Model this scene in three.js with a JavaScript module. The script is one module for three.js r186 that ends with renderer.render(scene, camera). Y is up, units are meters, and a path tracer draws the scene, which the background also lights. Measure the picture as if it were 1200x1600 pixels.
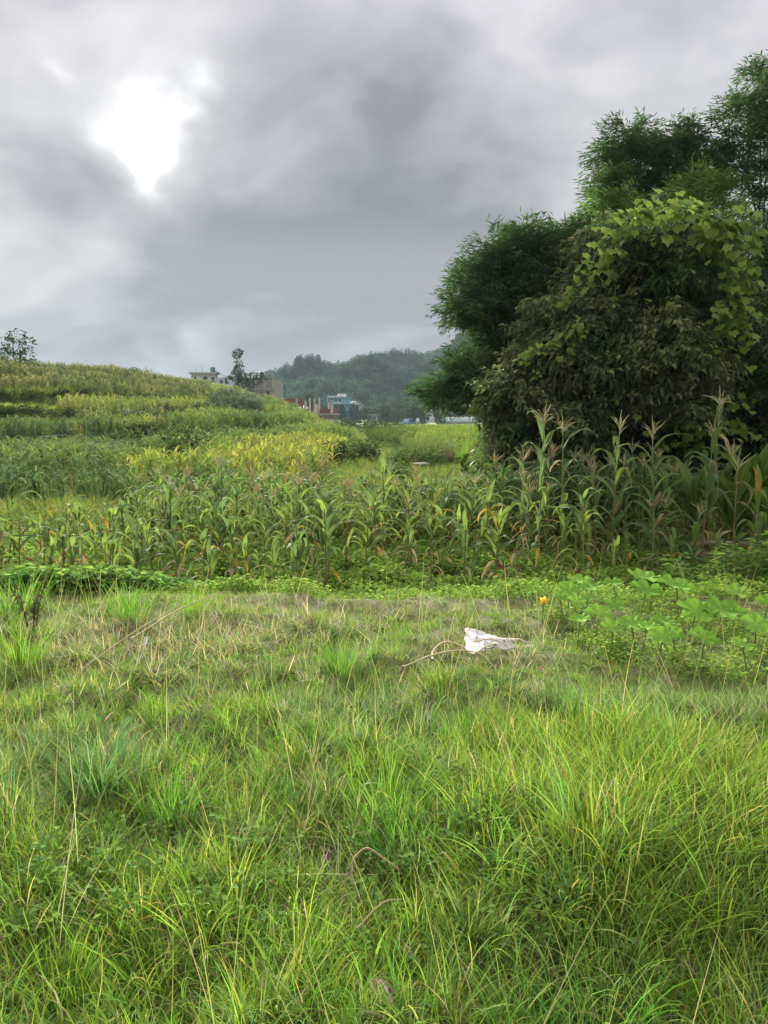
import * as THREE from 'three';
import { mergeGeometries } from 'three/addons/utils/BufferGeometryUtils.js';
import { createNoise2D, createNoise3D } from 'simplex-noise';

// ---------------------------------------------------------------- camera, sky, sun, exposure
const scene = new THREE.Scene();
const camera = new THREE.PerspectiveCamera(68, 0.75, 0.05, 3000);
camera.position.set(0, 1.6, 0);
camera.lookAt(0, 1.6 - Math.tan(7.2 * Math.PI / 180), -1);
const renderer = new THREE.WebGLRenderer();
renderer.toneMapping = THREE.LinearToneMapping;
renderer.toneMappingExposure = 3.0;
renderer.shadowMap.enabled = true;

const DEG = Math.PI / 180;
function rngOf(seed) { let s = seed | 0; return () => { s = (s + 0x6d2b79f5) | 0; let t = Math.imul(s ^ (s >>> 15), 1 | s); t = (t + Math.imul(t ^ (t >>> 7), 61 | t)) ^ t; return ((t ^ (t >>> 14)) >>> 0) / 4294967296; }; }
const noise2 = createNoise2D(rngOf(11)), noise3 = createNoise3D(rngOf(12));
const fbm2 = (x, y, o = 4) => { let s = 0, a = 0.5; for (let i = 0; i < o; i++) { s += a * noise2(x, y); x *= 2.03; y *= 2.03; a *= 0.5; } return s; };
const fbm3 = (x, y, z, o = 4) => { let s = 0, a = 0.5; for (let i = 0; i < o; i++) { s += a * noise3(x, y, z); x *= 2.03; y *= 2.03; z *= 2.03; a *= 0.5; } return s; };
const clamp = THREE.MathUtils.clamp, lerp = THREE.MathUtils.lerp;
const ss = (a, b, x) => { const t = clamp((x - a) / (b - a), 0, 1); return t * t * (3 - 2 * t); };

const SUN_AZ = -16.2 * DEG, SUN_EL = 18.6 * DEG;
const sunDir = new THREE.Vector3(Math.sin(SUN_AZ) * Math.cos(SUN_EL), Math.sin(SUN_EL), -Math.cos(SUN_AZ) * Math.cos(SUN_EL));
{ // overcast sky: brighter towards the zenith, rolling cloud, a thin gap where the sun burns through
  const W = 2048, H = 1024, data = new Float32Array(W * H * 4);
  // cloud masses and thin places: azimuth, elevation, half sizes, turn, gain (all in degrees)
  const masses = [[-3, 13.5, 11, 6.5, 20, -0.44], [5, 18, 9, 6, -10, -0.2], [-13, 13.5, 6, 2.4, 0, -0.2], [-23, 15.5, 4, 2.4, 0, -0.12], [8, 9, 9, 5, 0, -0.12], [12, 21, 6, 2.5, 25, 0.14], [22, 19, 6, 5, 0, 0.14], [16, 13, 4, 5, 0, 0.26],
    [-20, 11.5, 2.4, 2.2, -40, 0.36], [-21.5, 8, 3.4, 2, -20, 0.3], [-14, 4.6, 2.4, 1.5, 20, 0.42], [-27, 10, 3, 4, 0, 0.3], [-8, 25, 9, 4, 0, 0.05], [-25, 19, 4, 4, 0, 0.16]];
  const gaps = [[-16.6, 18.9, 1.9, 1.3, 35, 0.5], [-16.3, 16.9, 1.0, 1.7, -12, 0.42], [-14.6, 20.3, 1.4, 1.0, 50, 0.3], [-21.8, 21.4, 1.4, 0.8, -35, 0.09], [-12.6, 21.7, 1.3, 1.6, 35, 0.1], [-16, 18.8, 5, 4.5, 0, 0.05]];
  for (let r = 0; r < H; r++) {
    const el = ((r + 0.5) / H - 0.5) * Math.PI, y = Math.sin(el), ce = Math.cos(el);
    for (let c = 0; c < W; c++) {
      const a = ((c + 0.5) / W - 0.5) * 2 * Math.PI, x = ce * Math.cos(a), z = ce * Math.sin(a);
      const az = Math.atan2(x, -z) / DEG, e = el / DEG, up = Math.max(0, y);
      const k = 1 / (up + 0.22), wx = x * k + 3, wz = z * k;
      const warp = fbm2(wx * 0.7 + 9, wz * 0.7, 3);
      const n = fbm2(wx * 1.5 + warp * 0.5, wz * 1.5 + warp * 0.5, 5), n2 = fbm2(wx * 0.55 + 20, wz * 0.55, 3);
      let f = 1 + 0.34 * n + 0.24 * n2 + 0.09 * fbm2(az * 0.16 + 0.5 * warp, e * 0.26 + 70, 5);
      const wob = 0.9 * n + 0.8 * fbm2(az * 0.3, e * 0.3 + 50, 4), wob2 = 0.9 * warp + 0.8 * fbm2(az * 0.3 + 90, e * 0.3, 4);
      const blob = ([ma, me, ra, re, tr]) => { const dx = az - ma + wob, dy = e - me + wob2, t = tr * DEG, u = (dx * Math.cos(t) + dy * Math.sin(t)) / ra, v = (-dx * Math.sin(t) + dy * Math.cos(t)) / re; return Math.exp(-(u * u + v * v)); }, halo = (g) => Math.pow(1 - Math.log(Math.max(blob(g), 1e-30)), -2);
      if (Math.abs(az) < 60) for (const m of masses) f += m[5] * blob(m);
      let L = 0.118 * (1 + 2.4 * up) * Math.max(lerp(0.8, 0.5, ss(9.5, 16, e)), f), glow = 0;
      if (Math.abs(az) < 60 && y > -0.02) for (const g of gaps) glow += g[5] * halo(g);
      const fine = fbm2(wx * 5 + 40, wz * 5, 4); glow *= Math.max(0.1, 1 + 0.6 * n + 0.5 * fine);
      const t = clamp((L - 0.12) / 0.16, 0, 1), i = (r * W + c) * 4, high = ss(0.2, 0.5, up);
      data[i] = L * lerp(0.94, 1.0, t) + glow * 1.0; data[i + 1] = L * lerp(0.985, lerp(0.99, 0.965, high), t) + glow * 0.98; data[i + 2] = L * lerp(1.05, lerp(1.0, 1.03, high), t) + glow * 0.95; data[i + 3] = 1;
    }
  }
  const sky = new THREE.DataTexture(data, W, H, THREE.RGBAFormat, THREE.FloatType);
  sky.mapping = THREE.EquirectangularReflectionMapping; sky.magFilter = THREE.LinearFilter; sky.minFilter = THREE.LinearFilter; sky.needsUpdate = true;
  scene.background = sky; scene.environment = sky;
}
const sun = new THREE.DirectionalLight(new THREE.Color(1, 0.95, 0.86), 4.5);
sun.name = 'sun'; sun.position.copy(sunDir).multiplyScalar(400); sun.target.position.set(0, 0, 0);
sun.castShadow = true; sun.shadow.radius = 22; sun.shadow.mapSize.set(2048, 2048);
Object.assign(sun.shadow.camera, { left: -120, right: 120, top: 120, bottom: -120, near: 1, far: 1200 });
scene.add(sun, sun.target);
scene.fog = new THREE.FogExp2(new THREE.Color(0.7, 0.87, 1.0), 0.00022);

// ---------------------------------------------------------------- helpers
const taken = new Map();
function numbered(name) { const n = taken.get(name) ?? 0; taken.set(name, n + 1); return n ? `${name}_${String(n).padStart(3, '0')}` : name; }
function tag(o, label, category, group, kind) { Object.assign(o.userData, { label, category }); if (group) o.userData.group = group; if (kind) o.userData.kind = kind; return o; }
function lit(m) { m.castShadow = true; m.receiveShadow = true; return m; }
function thing(name, label, category, pos, turn = 0, group) { const g = new THREE.Group(); g.name = numbered(name); g.position.set(...pos); g.rotation.y = turn; scene.add(g); return tag(g, label, category, group); }
function part(parent, name, geo, mat, label) { const m = lit(new THREE.Mesh(geo, mat)); m.name = name; parent.add(m); if (label) m.userData.label = label; return m; }
function structure(name, geo, mat, label) { const m = lit(new THREE.Mesh(geo, mat)); m.name = numbered(name); m.userData = { kind: 'structure', label, category: name.replace(/_/g, ' ') }; scene.add(m); return m; }

// collects ribbons, tubes and leaves into one geometry
class GB {
  constructor() { this.p = []; this.u = []; this.c = []; this.i = []; this.hasC = false; }
  v(x, y, z, u = 0, w = 0, col) { this.p.push(x, y, z); this.u.push(u, w); if (col) { this.hasC = true; this.c.push(col[0], col[1], col[2]); } else this.c.push(1, 1, 1); return this.p.length / 3 - 1; }
  tri(a, b, c) { this.i.push(a, b, c); }
  quad(a, b, c, d) { this.i.push(a, b, c, a, c, d); }
  // thin blade of grass
  blade(bx, by, bz, az, th0, th1, L, w, segs, col, twist = 0, pw = 1.5) {
    let x = bx, y = by, z = bz, pa = -1, pb = -1; const ca = Math.cos(az), sa = Math.sin(az);
    for (let k = 0; k <= segs; k++) {
      const t = k / segs, th = th0 + th1 * Math.pow(t, pw), st = Math.sin(th), ct = Math.cos(th), dx = st * ca, dy = ct, dz = st * sa;
      const nx = ct * ca, ny = -st, nz = ct * sa, tw = twist * (0.4 + t), cs = Math.cos(tw), sn = Math.sin(tw);
      const sx = -sa * cs + nx * sn, sy = ny * sn, sz = ca * cs + nz * sn, ww = w * 0.5 * (1 - Math.pow(t, 2.4)) * (0.7 + 0.3 * Math.min(1, t * 4));
      if (k === segs) { const c = this.v(x, y, z, 0.5, 1, col); this.tri(pa, pb, c); break; }
      const a = this.v(x - sx * ww, y - sy * ww, z - sz * ww, 0, t, col), b = this.v(x + sx * ww, y + sy * ww, z + sz * ww, 1, t, col);
      if (k) this.quad(pa, pb, b, a);
      pa = a; pb = b; const s = L / segs; x += dx * s; y += dy * s; z += dz * s;
    }
  }
  // broad arching leaf with a folded midrib and wavy edges
  strap(bx, by, bz, az, th0, th1, L, w, segs, o = {}) {
    const { fold = 0.25, wave = 0, twist = 0, pw = 1.4, ph = 0, col, swing = 0, kink = 0, base = 0.55, peak = 0.35 } = o;
    let x = bx, y = by, z = bz, prev = null;
    for (let k = 0; k <= segs; k++) {
      const t = k / segs, th = th0 + th1 * Math.pow(t, pw) + (kink && t > 0.5 ? kink : 0), a = az + swing * t * t, ca = Math.cos(a), sa = Math.sin(a), st = Math.sin(th), ct = Math.cos(th);
      const nx = -ct * ca, ny = st, nz = -ct * sa, tw = twist * t, cs = Math.cos(tw), sn = Math.sin(tw);
      const sx = -sa * cs + nx * sn, sy = ny * sn, sz = ca * cs + nz * sn, mx = nx * cs + sa * sn, my = ny * cs, mz = nz * cs - ca * sn;
      const prof = t < peak ? lerp(base, 1, Math.sin(t / peak * Math.PI / 2)) : Math.pow(Math.max(0, 1 - (t - peak) / (1 - peak)), 0.75), ww = w * 0.5 * Math.max(prof, 0.02);
      const wl = wave * w * Math.sin(t * 14 + ph), wr = wave * w * Math.sin(t * 13 + ph + 2), f = fold * ww;
      const r = [this.v(x - sx * ww + mx * (f + wl), y - sy * ww + my * (f + wl), z - sz * ww + mz * (f + wl), 0, t, col), this.v(x, y, z, 0.5, t, col), this.v(x + sx * ww + mx * (f + wr), y + sy * ww + my * (f + wr), z + sz * ww + mz * (f + wr), 1, t, col)];
      if (prev) { this.quad(prev[0], prev[1], r[1], r[0]); this.quad(prev[1], prev[2], r[2], r[1]); }
      prev = r; const s = L / segs; x += st * ca * s; y += ct * s; z += st * sa * s;
    }
  }
  // folded pointed leaf: four points, two faces, along d, turned by a
  leaf(x, y, z, dx, dy, dz, L, w, sag, a, col) {
    const l = Math.hypot(dx, dy, dz) || 1; dx /= l; dy /= l; dz /= l;
    let sx = -dz, sy = 0, sz = dx; const sl = Math.hypot(sx, sz); if (sl < 1e-3) { sx = 1; sz = 0; } else { sx /= sl; sz /= sl; }
    const nx = sy * dz - sz * dy, ny = sz * dx - sx * dz, nz = sx * dy - sy * dx, c = Math.cos(a), s = Math.sin(a), ux = sx * c + nx * s, uy = sy * c + ny * s, uz = sz * c + nz * s, vx = nx * c - sx * s, vy = ny * c - sy * s, vz = nz * c - sz * s;
    const h = w / 2, m = 0.42, f = 0.25 * w, P = (t, k, q) => this.v(x + dx * L * t + ux * k + vx * q, y + dy * L * t + uy * k + vy * q - sag * L * t * t, z + dz * L * t + uz * k + vz * q, k > 0 ? 1 : 0, t, col);
    const b = P(0, 0, 0), tip = P(1, 0, 0), lf = P(m, -h, f), rt = P(m, h, f);
    this.tri(b, rt, tip); this.tri(b, tip, lf);
  }
  tube(pts, radii, sides = 6, col) {
    let prev = null;
    for (let k = 0; k < pts.length; k++) {
      const a = pts[Math.max(0, k - 1)], b = pts[Math.min(pts.length - 1, k + 1)], d = [b[0] - a[0], b[1] - a[1], b[2] - a[2]], l = Math.hypot(...d) || 1; d.forEach((_, q) => (d[q] /= l));
      const r0 = Math.abs(d[1]) < 0.9 ? [0, 1, 0] : [1, 0, 0], s = [d[1] * r0[2] - d[2] * r0[1], d[2] * r0[0] - d[0] * r0[2], d[0] * r0[1] - d[1] * r0[0]], sl = Math.hypot(...s); s.forEach((_, q) => (s[q] /= sl));
      const n = [s[1] * d[2] - s[2] * d[1], s[2] * d[0] - s[0] * d[2], s[0] * d[1] - s[1] * d[0]], ring = [], R = typeof radii === 'number' ? radii : radii[k];
      for (let q = 0; q < sides; q++) { const t = q / sides * 2 * Math.PI, c = Math.cos(t) * R, e = Math.sin(t) * R; ring.push(this.v(pts[k][0] + s[0] * c + n[0] * e, pts[k][1] + s[1] * c + n[1] * e, pts[k][2] + s[2] * c + n[2] * e, q / sides, k / (pts.length - 1), col)); }
      if (prev) for (let q = 0; q < sides; q++) this.quad(prev[q], prev[(q + 1) % sides], ring[(q + 1) % sides], ring[q]);
      prev = ring;
    }
    const e = pts[pts.length - 1], c = this.v(...e, 0.5, 1, col); for (let q = 0; q < sides; q++) this.tri(prev[q], prev[(q + 1) % sides], c);
  }
  box(x0, y0, z0, x1, y1, z1) {
    const F = [[[x0, y0, z1], [x1, y0, z1], [x1, y1, z1], [x0, y1, z1]], [[x1, y0, z0], [x0, y0, z0], [x0, y1, z0], [x1, y1, z0]], [[x0, y0, z0], [x0, y0, z1], [x0, y1, z1], [x0, y1, z0]], [[x1, y0, z1], [x1, y0, z0], [x1, y1, z0], [x1, y1, z1]], [[x0, y1, z1], [x1, y1, z1], [x1, y1, z0], [x0, y1, z0]], [[x0, y0, z0], [x1, y0, z0], [x1, y0, z1], [x0, y0, z1]]];
    for (const f of F) { const uw = Math.hypot(f[1][0] - f[0][0], f[1][1] - f[0][1], f[1][2] - f[0][2]), uh = Math.hypot(f[3][0] - f[0][0], f[3][1] - f[0][1], f[3][2] - f[0][2]); const q = f.map((v, k) => this.v(...v, k === 1 || k === 2 ? uw : 0, k > 1 ? uh : 0)); this.quad(...q); }
  }
  get count() { return this.i.length / 3; }
  build() {
    const g = new THREE.BufferGeometry();
    g.setAttribute('position', new THREE.Float32BufferAttribute(this.p, 3)); g.setAttribute('uv', new THREE.Float32BufferAttribute(this.u, 2));
    if (this.hasC) g.setAttribute('color', new THREE.Float32BufferAttribute(this.c, 3));
    g.setIndex(this.i); g.computeVertexNormals(); return g;
  }
}
const rgb = (r, g, b) => new THREE.Color().setRGB(r, g, b);
function foliage(c, o = {}) { return new THREE.MeshPhysicalMaterial({ color: rgb(...c), roughness: 1, transmission: o.trans ?? 0.35, thickness: 0, clearcoat: o.coat ?? 0, clearcoatRoughness: o.coatRough ?? 0.4, side: THREE.DoubleSide, vertexColors: !!o.vc, map: o.map ?? null, specularIntensity: o.spec ?? 0.15 }); }
function solid(c, rough = 0.9, o = {}) { return new THREE.MeshStandardMaterial({ color: rgb(...c), roughness: rough, ...o }); }
function canvasTex(w, h, draw, srgb = true, rep) { const c = document.createElement('canvas'); c.width = w; c.height = h; draw(c.getContext('2d'), w, h); const t = new THREE.CanvasTexture(c); if (srgb) t.colorSpace = THREE.SRGBColorSpace; t.wrapS = t.wrapT = THREE.RepeatWrapping; if (rep) t.repeat.set(...rep); return t; }
const M4 = new THREE.Matrix4(), Q = new THREE.Quaternion(), EU = new THREE.Euler(), V3 = new THREE.Vector3(), S3 = new THREE.Vector3(), CO = new THREE.Color();
// many copies as one mass; list of [x, y, z, yaw, scale, colour, pitch, roll, scaleY]
function scatter(name, geo, mat, list) {
  const m = lit(new THREE.InstancedMesh(geo, mat, list.length)); m.name = name;
  list.forEach(([x, y, z, yaw, s, col, pitch = 0, roll = 0, sy], k) => { EU.set(pitch, yaw, roll, 'YXZ'); M4.compose(V3.set(x, y, z), Q.setFromEuler(EU), S3.set(s, sy ?? s, s)); m.setMatrixAt(k, M4); m.setColorAt(k, CO.setRGB(...(col ?? [1, 1, 1]))); });
  return m;
}
function stuff(name, label, category, geo, mat, list) { if (!list.length) return; const m = scatter(numbered(name), geo, mat, list); tag(m, label, category, null, 'stuff'); scene.add(m); return m; }

// the same as one solid mesh
function baked(name, label, category, geos, mat, lists) {
  let nv = 0, ni = 0; geos.forEach((g, k) => { nv += g.attributes.position.count * lists[k].length; ni += g.index.count * lists[k].length; });
  const P = new Float32Array(nv * 3), N = new Float32Array(nv * 3), C = new Float32Array(nv * 3), I = new Uint32Array(ni), v = new THREE.Vector3(); let ov = 0, oi = 0;
  geos.forEach((g, k) => { const gp = g.attributes.position.array, gn = g.attributes.normal.array, gc = g.attributes.color.array, gi = g.index.array, cnt = gp.length / 3;
    for (const [x, y, z, yaw, s, col, pitch = 0, roll = 0, sy] of lists[k]) { EU.set(pitch, yaw, roll, 'YXZ'); Q.setFromEuler(EU); M4.compose(V3.set(x, y, z), Q, S3.set(s, sy ?? s, s)); for (let q = 0; q < cnt; q++) { v.set(gp[q * 3], gp[q * 3 + 1], gp[q * 3 + 2]).applyMatrix4(M4).toArray(P, (ov + q) * 3); v.set(gn[q * 3], gn[q * 3 + 1], gn[q * 3 + 2]).applyQuaternion(Q).toArray(N, (ov + q) * 3); for (let c = 0; c < 3; c++) C[(ov + q) * 3 + c] = gc[q * 3 + c] * col[c]; } for (let q = 0; q < gi.length; q++) I[oi + q] = gi[q] + ov; ov += cnt; oi += gi.length; } });
  const g = new THREE.BufferGeometry(); g.setAttribute('position', new THREE.BufferAttribute(P, 3)); g.setAttribute('normal', new THREE.BufferAttribute(N, 3)); g.setAttribute('color', new THREE.BufferAttribute(C, 3)); g.setIndex(new THREE.BufferAttribute(I, 1));
  const m = lit(new THREE.Mesh(g, mat)); m.name = numbered(name); tag(m, label, category, null, 'stuff'); scene.add(m); return ni / 3;
}

// ---------------------------------------------------------------- terrain
const valley = (D) => -3 - 0.055 * Math.max(0, D - 70);
function ground(x, z) {
  const D = -z;
  const edge = 6.5 + 0.35 * noise2(x * 0.35, 4);
  let y = -0.5 * ss(edge, edge + 1.6, D) - 0.8 * ss(60, 190, D);
  const s = Math.max(0, valley(D) - x + 0.8 * noise2(D * 0.08, 9)), r = 0.18 * s * ss(15, 60, D) * (1 + 0.8 * clamp((D - 55) / 65, 0, 1.6)), cap = 7 + Math.max(0, Math.min(D, 220) - 80) * 0.03, k = 0.6;
  let h = Math.max(0, -k * Math.log(Math.exp(-Math.min(r, 40) / k) + Math.exp(-cap / k)));
  if (h > 0.05 && D > 22) { const step = 1.25, q = h / step + 0.25 * noise2(x * 0.05, z * 0.05), f = q - Math.floor(q), terr = (Math.floor(q) + ss(0.76, 0.96, f)) * step - 0.25 * noise2(x * 0.05, z * 0.05) * step; h = lerp(h, Math.max(0, terr), 0.8 * ss(22, 34, D) * (1 - ss(150, 200, D))); }
  y += h;
  const near = 1 - ss(14, 30, D);
  y += near * (0.045 * noise2(x * 1.1, z * 1.1) + 0.025 * noise2(x * 3.1, z * 3.1)) + (1 - near) * 0.15 * noise2(x * 0.15, z * 0.15);
  if (D > 260) y += 0; 
  return y;
}
const axis = (...runs) => { const a = []; for (const [from, to, step] of runs) for (let v = from; v < to - 1e-6; v += step) a.push(v); a.push(runs[runs.length - 1][1]); return a; };
{
  const ds = axis([-40, -4, 4], [-4, 14, 0.14], [14, 100, 0.45], [100, 260, 2], [260, 1500, 31]), xs = axis([-900, -100, 40], [-100, -30, 1.0], [-30, -8, 0.5], [-8, 8, 0.14], [8, 40, 1], [40, 100, 5], [100, 900, 40]);
  const p = [], c = [], uv = [], idx = [], nx = xs.length;
  for (const d of ds) for (const x of xs) {
    p.push(x, ground(x, -d), -d); uv.push(x, d);
    const n = 0.5 + 0.5 * noise2(x * 0.9, d * 0.9), n2 = 0.5 + 0.5 * noise2(x * 0.11 + 5, d * 0.11), n3 = 0.5 + 0.5 * noise2(x * 4, d * 4);
    const soil = [0.11 + 0.06 * n3, 0.115 + 0.06 * n3, 0.04 + 0.02 * n3], turf = [0.075 + 0.05 * n2 + 0.02 * n, 0.11 + 0.045 * n2 + 0.02 * n, 0.022 + 0.012 * n], t = ss(11.5, 20, d + 3 * n) * 0.9;
    for (let k = 0; k < 3; k++) c.push(lerp(soil[k], turf[k], t));
  }
  for (let r = 0; r + 1 < ds.length; r++) for (let q = 0; q + 1 < nx; q++) { const a = r * nx + q; idx.push(a, a + 1, a + nx + 1, a, a + nx + 1, a + nx); }
  const g = new THREE.BufferGeometry(); g.setAttribute('position', new THREE.Float32BufferAttribute(p, 3)); g.setAttribute('color', new THREE.Float32BufferAttribute(c, 3)); g.setAttribute('uv', new THREE.Float32BufferAttribute(uv, 2)); g.setIndex(idx); g.computeVertexNormals();
  const grit = canvasTex(256, 256, (x, w, h) => { const im = x.createImageData(w, h), R = rngOf(3); for (let i = 0; i < w * h; i++) { const v = 150 + 105 * R(); im.data.set([v, v, v, 255], i * 4); } x.putImageData(im, 0, 0); }, false);
  grit.repeat.set(1.7, 1.7);
  structure('ground', g, new THREE.MeshStandardMaterial({ vertexColors: true, roughness: 1, bumpMap: grit, bumpScale: 0.02 }), 'soil and turf of the valley floor and terraced slope');
}
// path
{
  const mid = new THREE.CatmullRomCurve3([[0.5, 21], [0.15, 28], [-0.2, 38], [-0.5, 50], [-1.3, 62], [-2.6, 82], [-2.0, 110], [1.5, 150], [5, 190]].map(([x, d]) => new THREE.Vector3(x, 0, -d))), g = new GB(); let prev;
  for (let k = 0; k <= 120; k++) { const q = mid.getPoint(k / 120), w = 0.55 + 0.15 * noise2(k * 0.3, 1) + k * 0.008, row = [-1, -0.4, 0.4, 1].map((s) => g.v(q.x + s * w, ground(q.x + s * w, q.z) + 0.03 + 0.01 * (1 - Math.abs(s)), q.z, s, k)); if (prev) for (let j = 0; j < 3; j++) g.quad(prev[j], prev[j + 1], row[j + 1], row[j]); prev = row; }
  structure('path', g.build(), solid([0.2, 0.19, 0.085], 1), 'trodden dry grass track winding up the valley floor');
}
// ---------------------------------------------------------------- forest hill and far things
const leafTone = (R, lo, hi) => { const v = lo + (hi - lo) * R(); return [v * (0.85 + 0.3 * R()), v, v * (0.8 + 0.35 * R())]; };
function ridge(x) { const p = [[-400, 6], [-160, 12], [-90, 24], [-60, 32], [-30, 37], [0, 42], [25, 46], [60, 56], [110, 66], [200, 78], [320, 70], [480, 50], [700, 30]]; for (let k = 1; k < p.length; k++) if (x < p[k][0]) { const t = clamp((x - p[k - 1][0]) / (p[k][0] - p[k - 1][0]), 0, 1); return lerp(p[k - 1][1], p[k][1], t); } return 30; }
function hillY(x, d) { const bulge = 14 * noise2(x * 0.012, d * 0.01) + 5 * noise2(x * 0.03, d * 0.03); const up = ss(330, 620, d + 30 * noise2(x * 0.01, 3)); return -3 + (ridge(x) * (d > 620 ? 1 - 0.35 * ss(620, 900, d) : 1) + bulge * up * (1 - 0.7 * ss(540, 620, d))) * up; }
{
  const xs = axis([-420, 700, 14]), ds = axis([310, 900, 12]), p = [], idx = [], n = xs.length;
  for (const d of ds) for (const x of xs) p.push(x, hillY(x, d), -d);
  for (let r = 0; r + 1 < ds.length; r++) for (let q = 0; q + 1 < n; q++) { const a = r * n + q; idx.push(a, a + 1, a + n + 1, a, a + n + 1, a + n); }
  const g = new THREE.BufferGeometry(); g.setAttribute('position', new THREE.Float32BufferAttribute(p, 3)); g.setIndex(idx); g.computeVertexNormals();
  structure('hill', g, solid([0.03, 0.05, 0.022], 1), 'wooded hill rising behind the village');
}
// a loose crown of leaf cards for trees that show only a few pixels
function crownGeo(seed, clumps, n, leaf, o = {}) {
  const R = rngOf(seed), g = new GB(), tot = clumps.reduce((s, c) => s + c[3] * c[3], 0);
  for (const c of clumps) {
    const m = Math.max(4, Math.round(n * c[3] * c[3] / tot));
    for (let k = 0; k < m; k++) {
      const u = R() * 2 - 1, a = R() * 6.283, q = Math.sqrt(1 - u * u), rr = c[3] * (0.35 + 0.65 * Math.pow(R(), 0.4)), dx = q * Math.cos(a), dy = u, dz = q * Math.sin(a), sy = c[4] ?? 0.8;
      const L = leaf * (0.6 + 0.8 * R());
      g.leaf(c[0] + dx * rr, c[1] + dy * rr * sy, c[2] + dz * rr, dx + (R() - 0.5), dy * 0.6 + (R() - 0.5) - (o.droop ?? 0.1), dz + (R() - 0.5), L, L * (o.wide ?? 0.6), 0.1, R() * 6.28, leafTone(R, 0.7, 1.25));
    }
  }
  return g.build();
}
function clumpy(R, n, r, h0, h1, cr) { const out = []; for (let k = 0; k < n; k++) { const t = (k + 0.5) / n, y = lerp(h0, h1, t), w = r * Math.sin(Math.PI * clamp(0.2 + 0.75 * t, 0, 1)), a = R() * 6.28; out.push([w * Math.cos(a) * R(), y, w * Math.sin(a) * R(), cr * (0.7 + 0.6 * R())]); } return out; }
{
  const mat = foliage([0.058, 0.125, 0.07], { vc: true, trans: 0.25 });
  for (let v = 0; v < 3; v++) {
    const R = rngOf(40 + v), geo = crownGeo(50 + v, clumpy(R, 9, 2.2, 1.5, 6.2, 1.7), 260, 1.15, { droop: 0 }), list = [];
    for (let k = 0; k < 3600; k++) { const x = lerp(-330, 480, R()), d = lerp(335, 660, Math.pow(R(), 0.85)), y = hillY(x, d); if (y < -2.2 || Math.abs(x) > 0.62 * d + 20) continue; const t = 0.75 + 0.5 * R() + 0.25 * noise2(x * 0.02, d * 0.02); list.push([x, y - 0.5, -d, R() * 6.28, 0.7 + 0.65 * R() * R() + (R() < 0.06 ? 0.5 : 0), [t * (0.85 + 0.3 * R()), t, t * (0.9 + 0.2 * R())], 0, 0, 0.7 + 0.7 * R()]); }
    stuff('forest', ['dense green forest covering the far hill', 'darker round trees mixed through the forest on the far hill', 'taller trees scattered along the forested far hill'][v], 'forest', geo, mat, list);
  }
}
// separate trees
const bark = solid([0.11, 0.09, 0.07], 0.95), treeDark = foliage([0.055, 0.095, 0.04], { vc: true, trans: 0.25 }), treeMid = foliage([0.065, 0.1, 0.038], { vc: true, trans: 0.3 });
function tree(name, label, x, z, clumps, o = {}) {
  const y = ground(x, z) - 0.1, t = thing(name, label, 'tree', [x, y, z], 0, o.group), top = Math.max(...clumps.map((c) => c[1])), R = rngOf(o.seed ?? 5), g = new GB(), r0 = o.trunk ?? 0.12;
  const pts = [], rad = []; t.scale.setScalar(o.scale ?? 1); for (let k = 0; k <= 6; k++) { const h = top * 0.95 * k / 6; pts.push([0.08 * top * 0.1 * Math.sin(k * 1.3), h, 0.05 * Math.cos(k)]); rad.push(r0 * (1 - 0.8 * k / 6)); }
  g.tube(pts, rad, 7);
  for (const c of clumps) { if (Math.hypot(c[0], c[2]) < 0.25) continue; const h = Math.max(0.2, c[1] - 0.7 * Math.hypot(c[0], c[2])); g.tube([[0, Math.min(h, top * 0.9), 0], [c[0] * 0.55, (h + c[1]) / 2 + 0.05, c[2] * 0.55], [c[0], c[1], c[2]]], [r0 * 0.45, r0 * 0.3, r0 * 0.12], 5); }
  part(t, 'trunk', g.build(), bark);
  part(t, 'crown', crownGeo(o.seed ?? 5, clumps, o.n ?? 900, o.leaf ?? 0.35, o), o.mat ?? treeDark);
  return t;
}
tree('lone_tree', 'tall thin tree with a tufted top on the hill crest between two houses', -32.3, -170, [[0, 7.6, 0, 1.0], [0.4, 7.9, 0, 0.8], [0.1, 6.8, 0.1, 0.6], [0.3, 5.3, 0, 0.9], [0.5, 4.4, 0.2, 1.0], [0, 3.5, 0, 1.2], [-0.4, 2.6, 0, 1.4], [0.9, 2.6, 0, 1.2], [-1.4, 1.5, 0, 1.5], [1.3, 1.3, 0, 1.4]], { seed: 61, n: 1500, leaf: 0.4 });
tree('spreading_tree', 'low spreading tree beside the grey concrete building', -28.6, -168, [[-1.2, 3.4, 0, 0.8], [0, 3.9, 0, 0.9], [1.2, 3.6, 0, 0.9], [2.2, 2.9, 0, 0.7], [-2, 2.5, 0, 0.8], [0.6, 2.6, 0, 0.9], [-0.6, 1.8, 0, 0.9]], { seed: 62, n: 700, leaf: 0.4 });
tree('hilltop_tree', 'flat-topped tree on the crest at the upper left, farther from the frame edge', -36.9, -77, [[-0.7, 2.3, 0, 0.5], [0.3, 2.7, 0, 0.6], [1.0, 2.3, 0, 0.5], [0.2, 1.9, 0, 0.6], [-0.9, 1.4, 0, 0.6], [0.9, 1.3, 0, 0.55], [0, 0.8, 0, 0.9], [0.9, 0.5, 0, 0.8], [-0.9, 0.6, 0, 0.9]], { seed: 63, n: 1100, leaf: 0.2, trunk: 0.08, scale: 1.45 });
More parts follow.
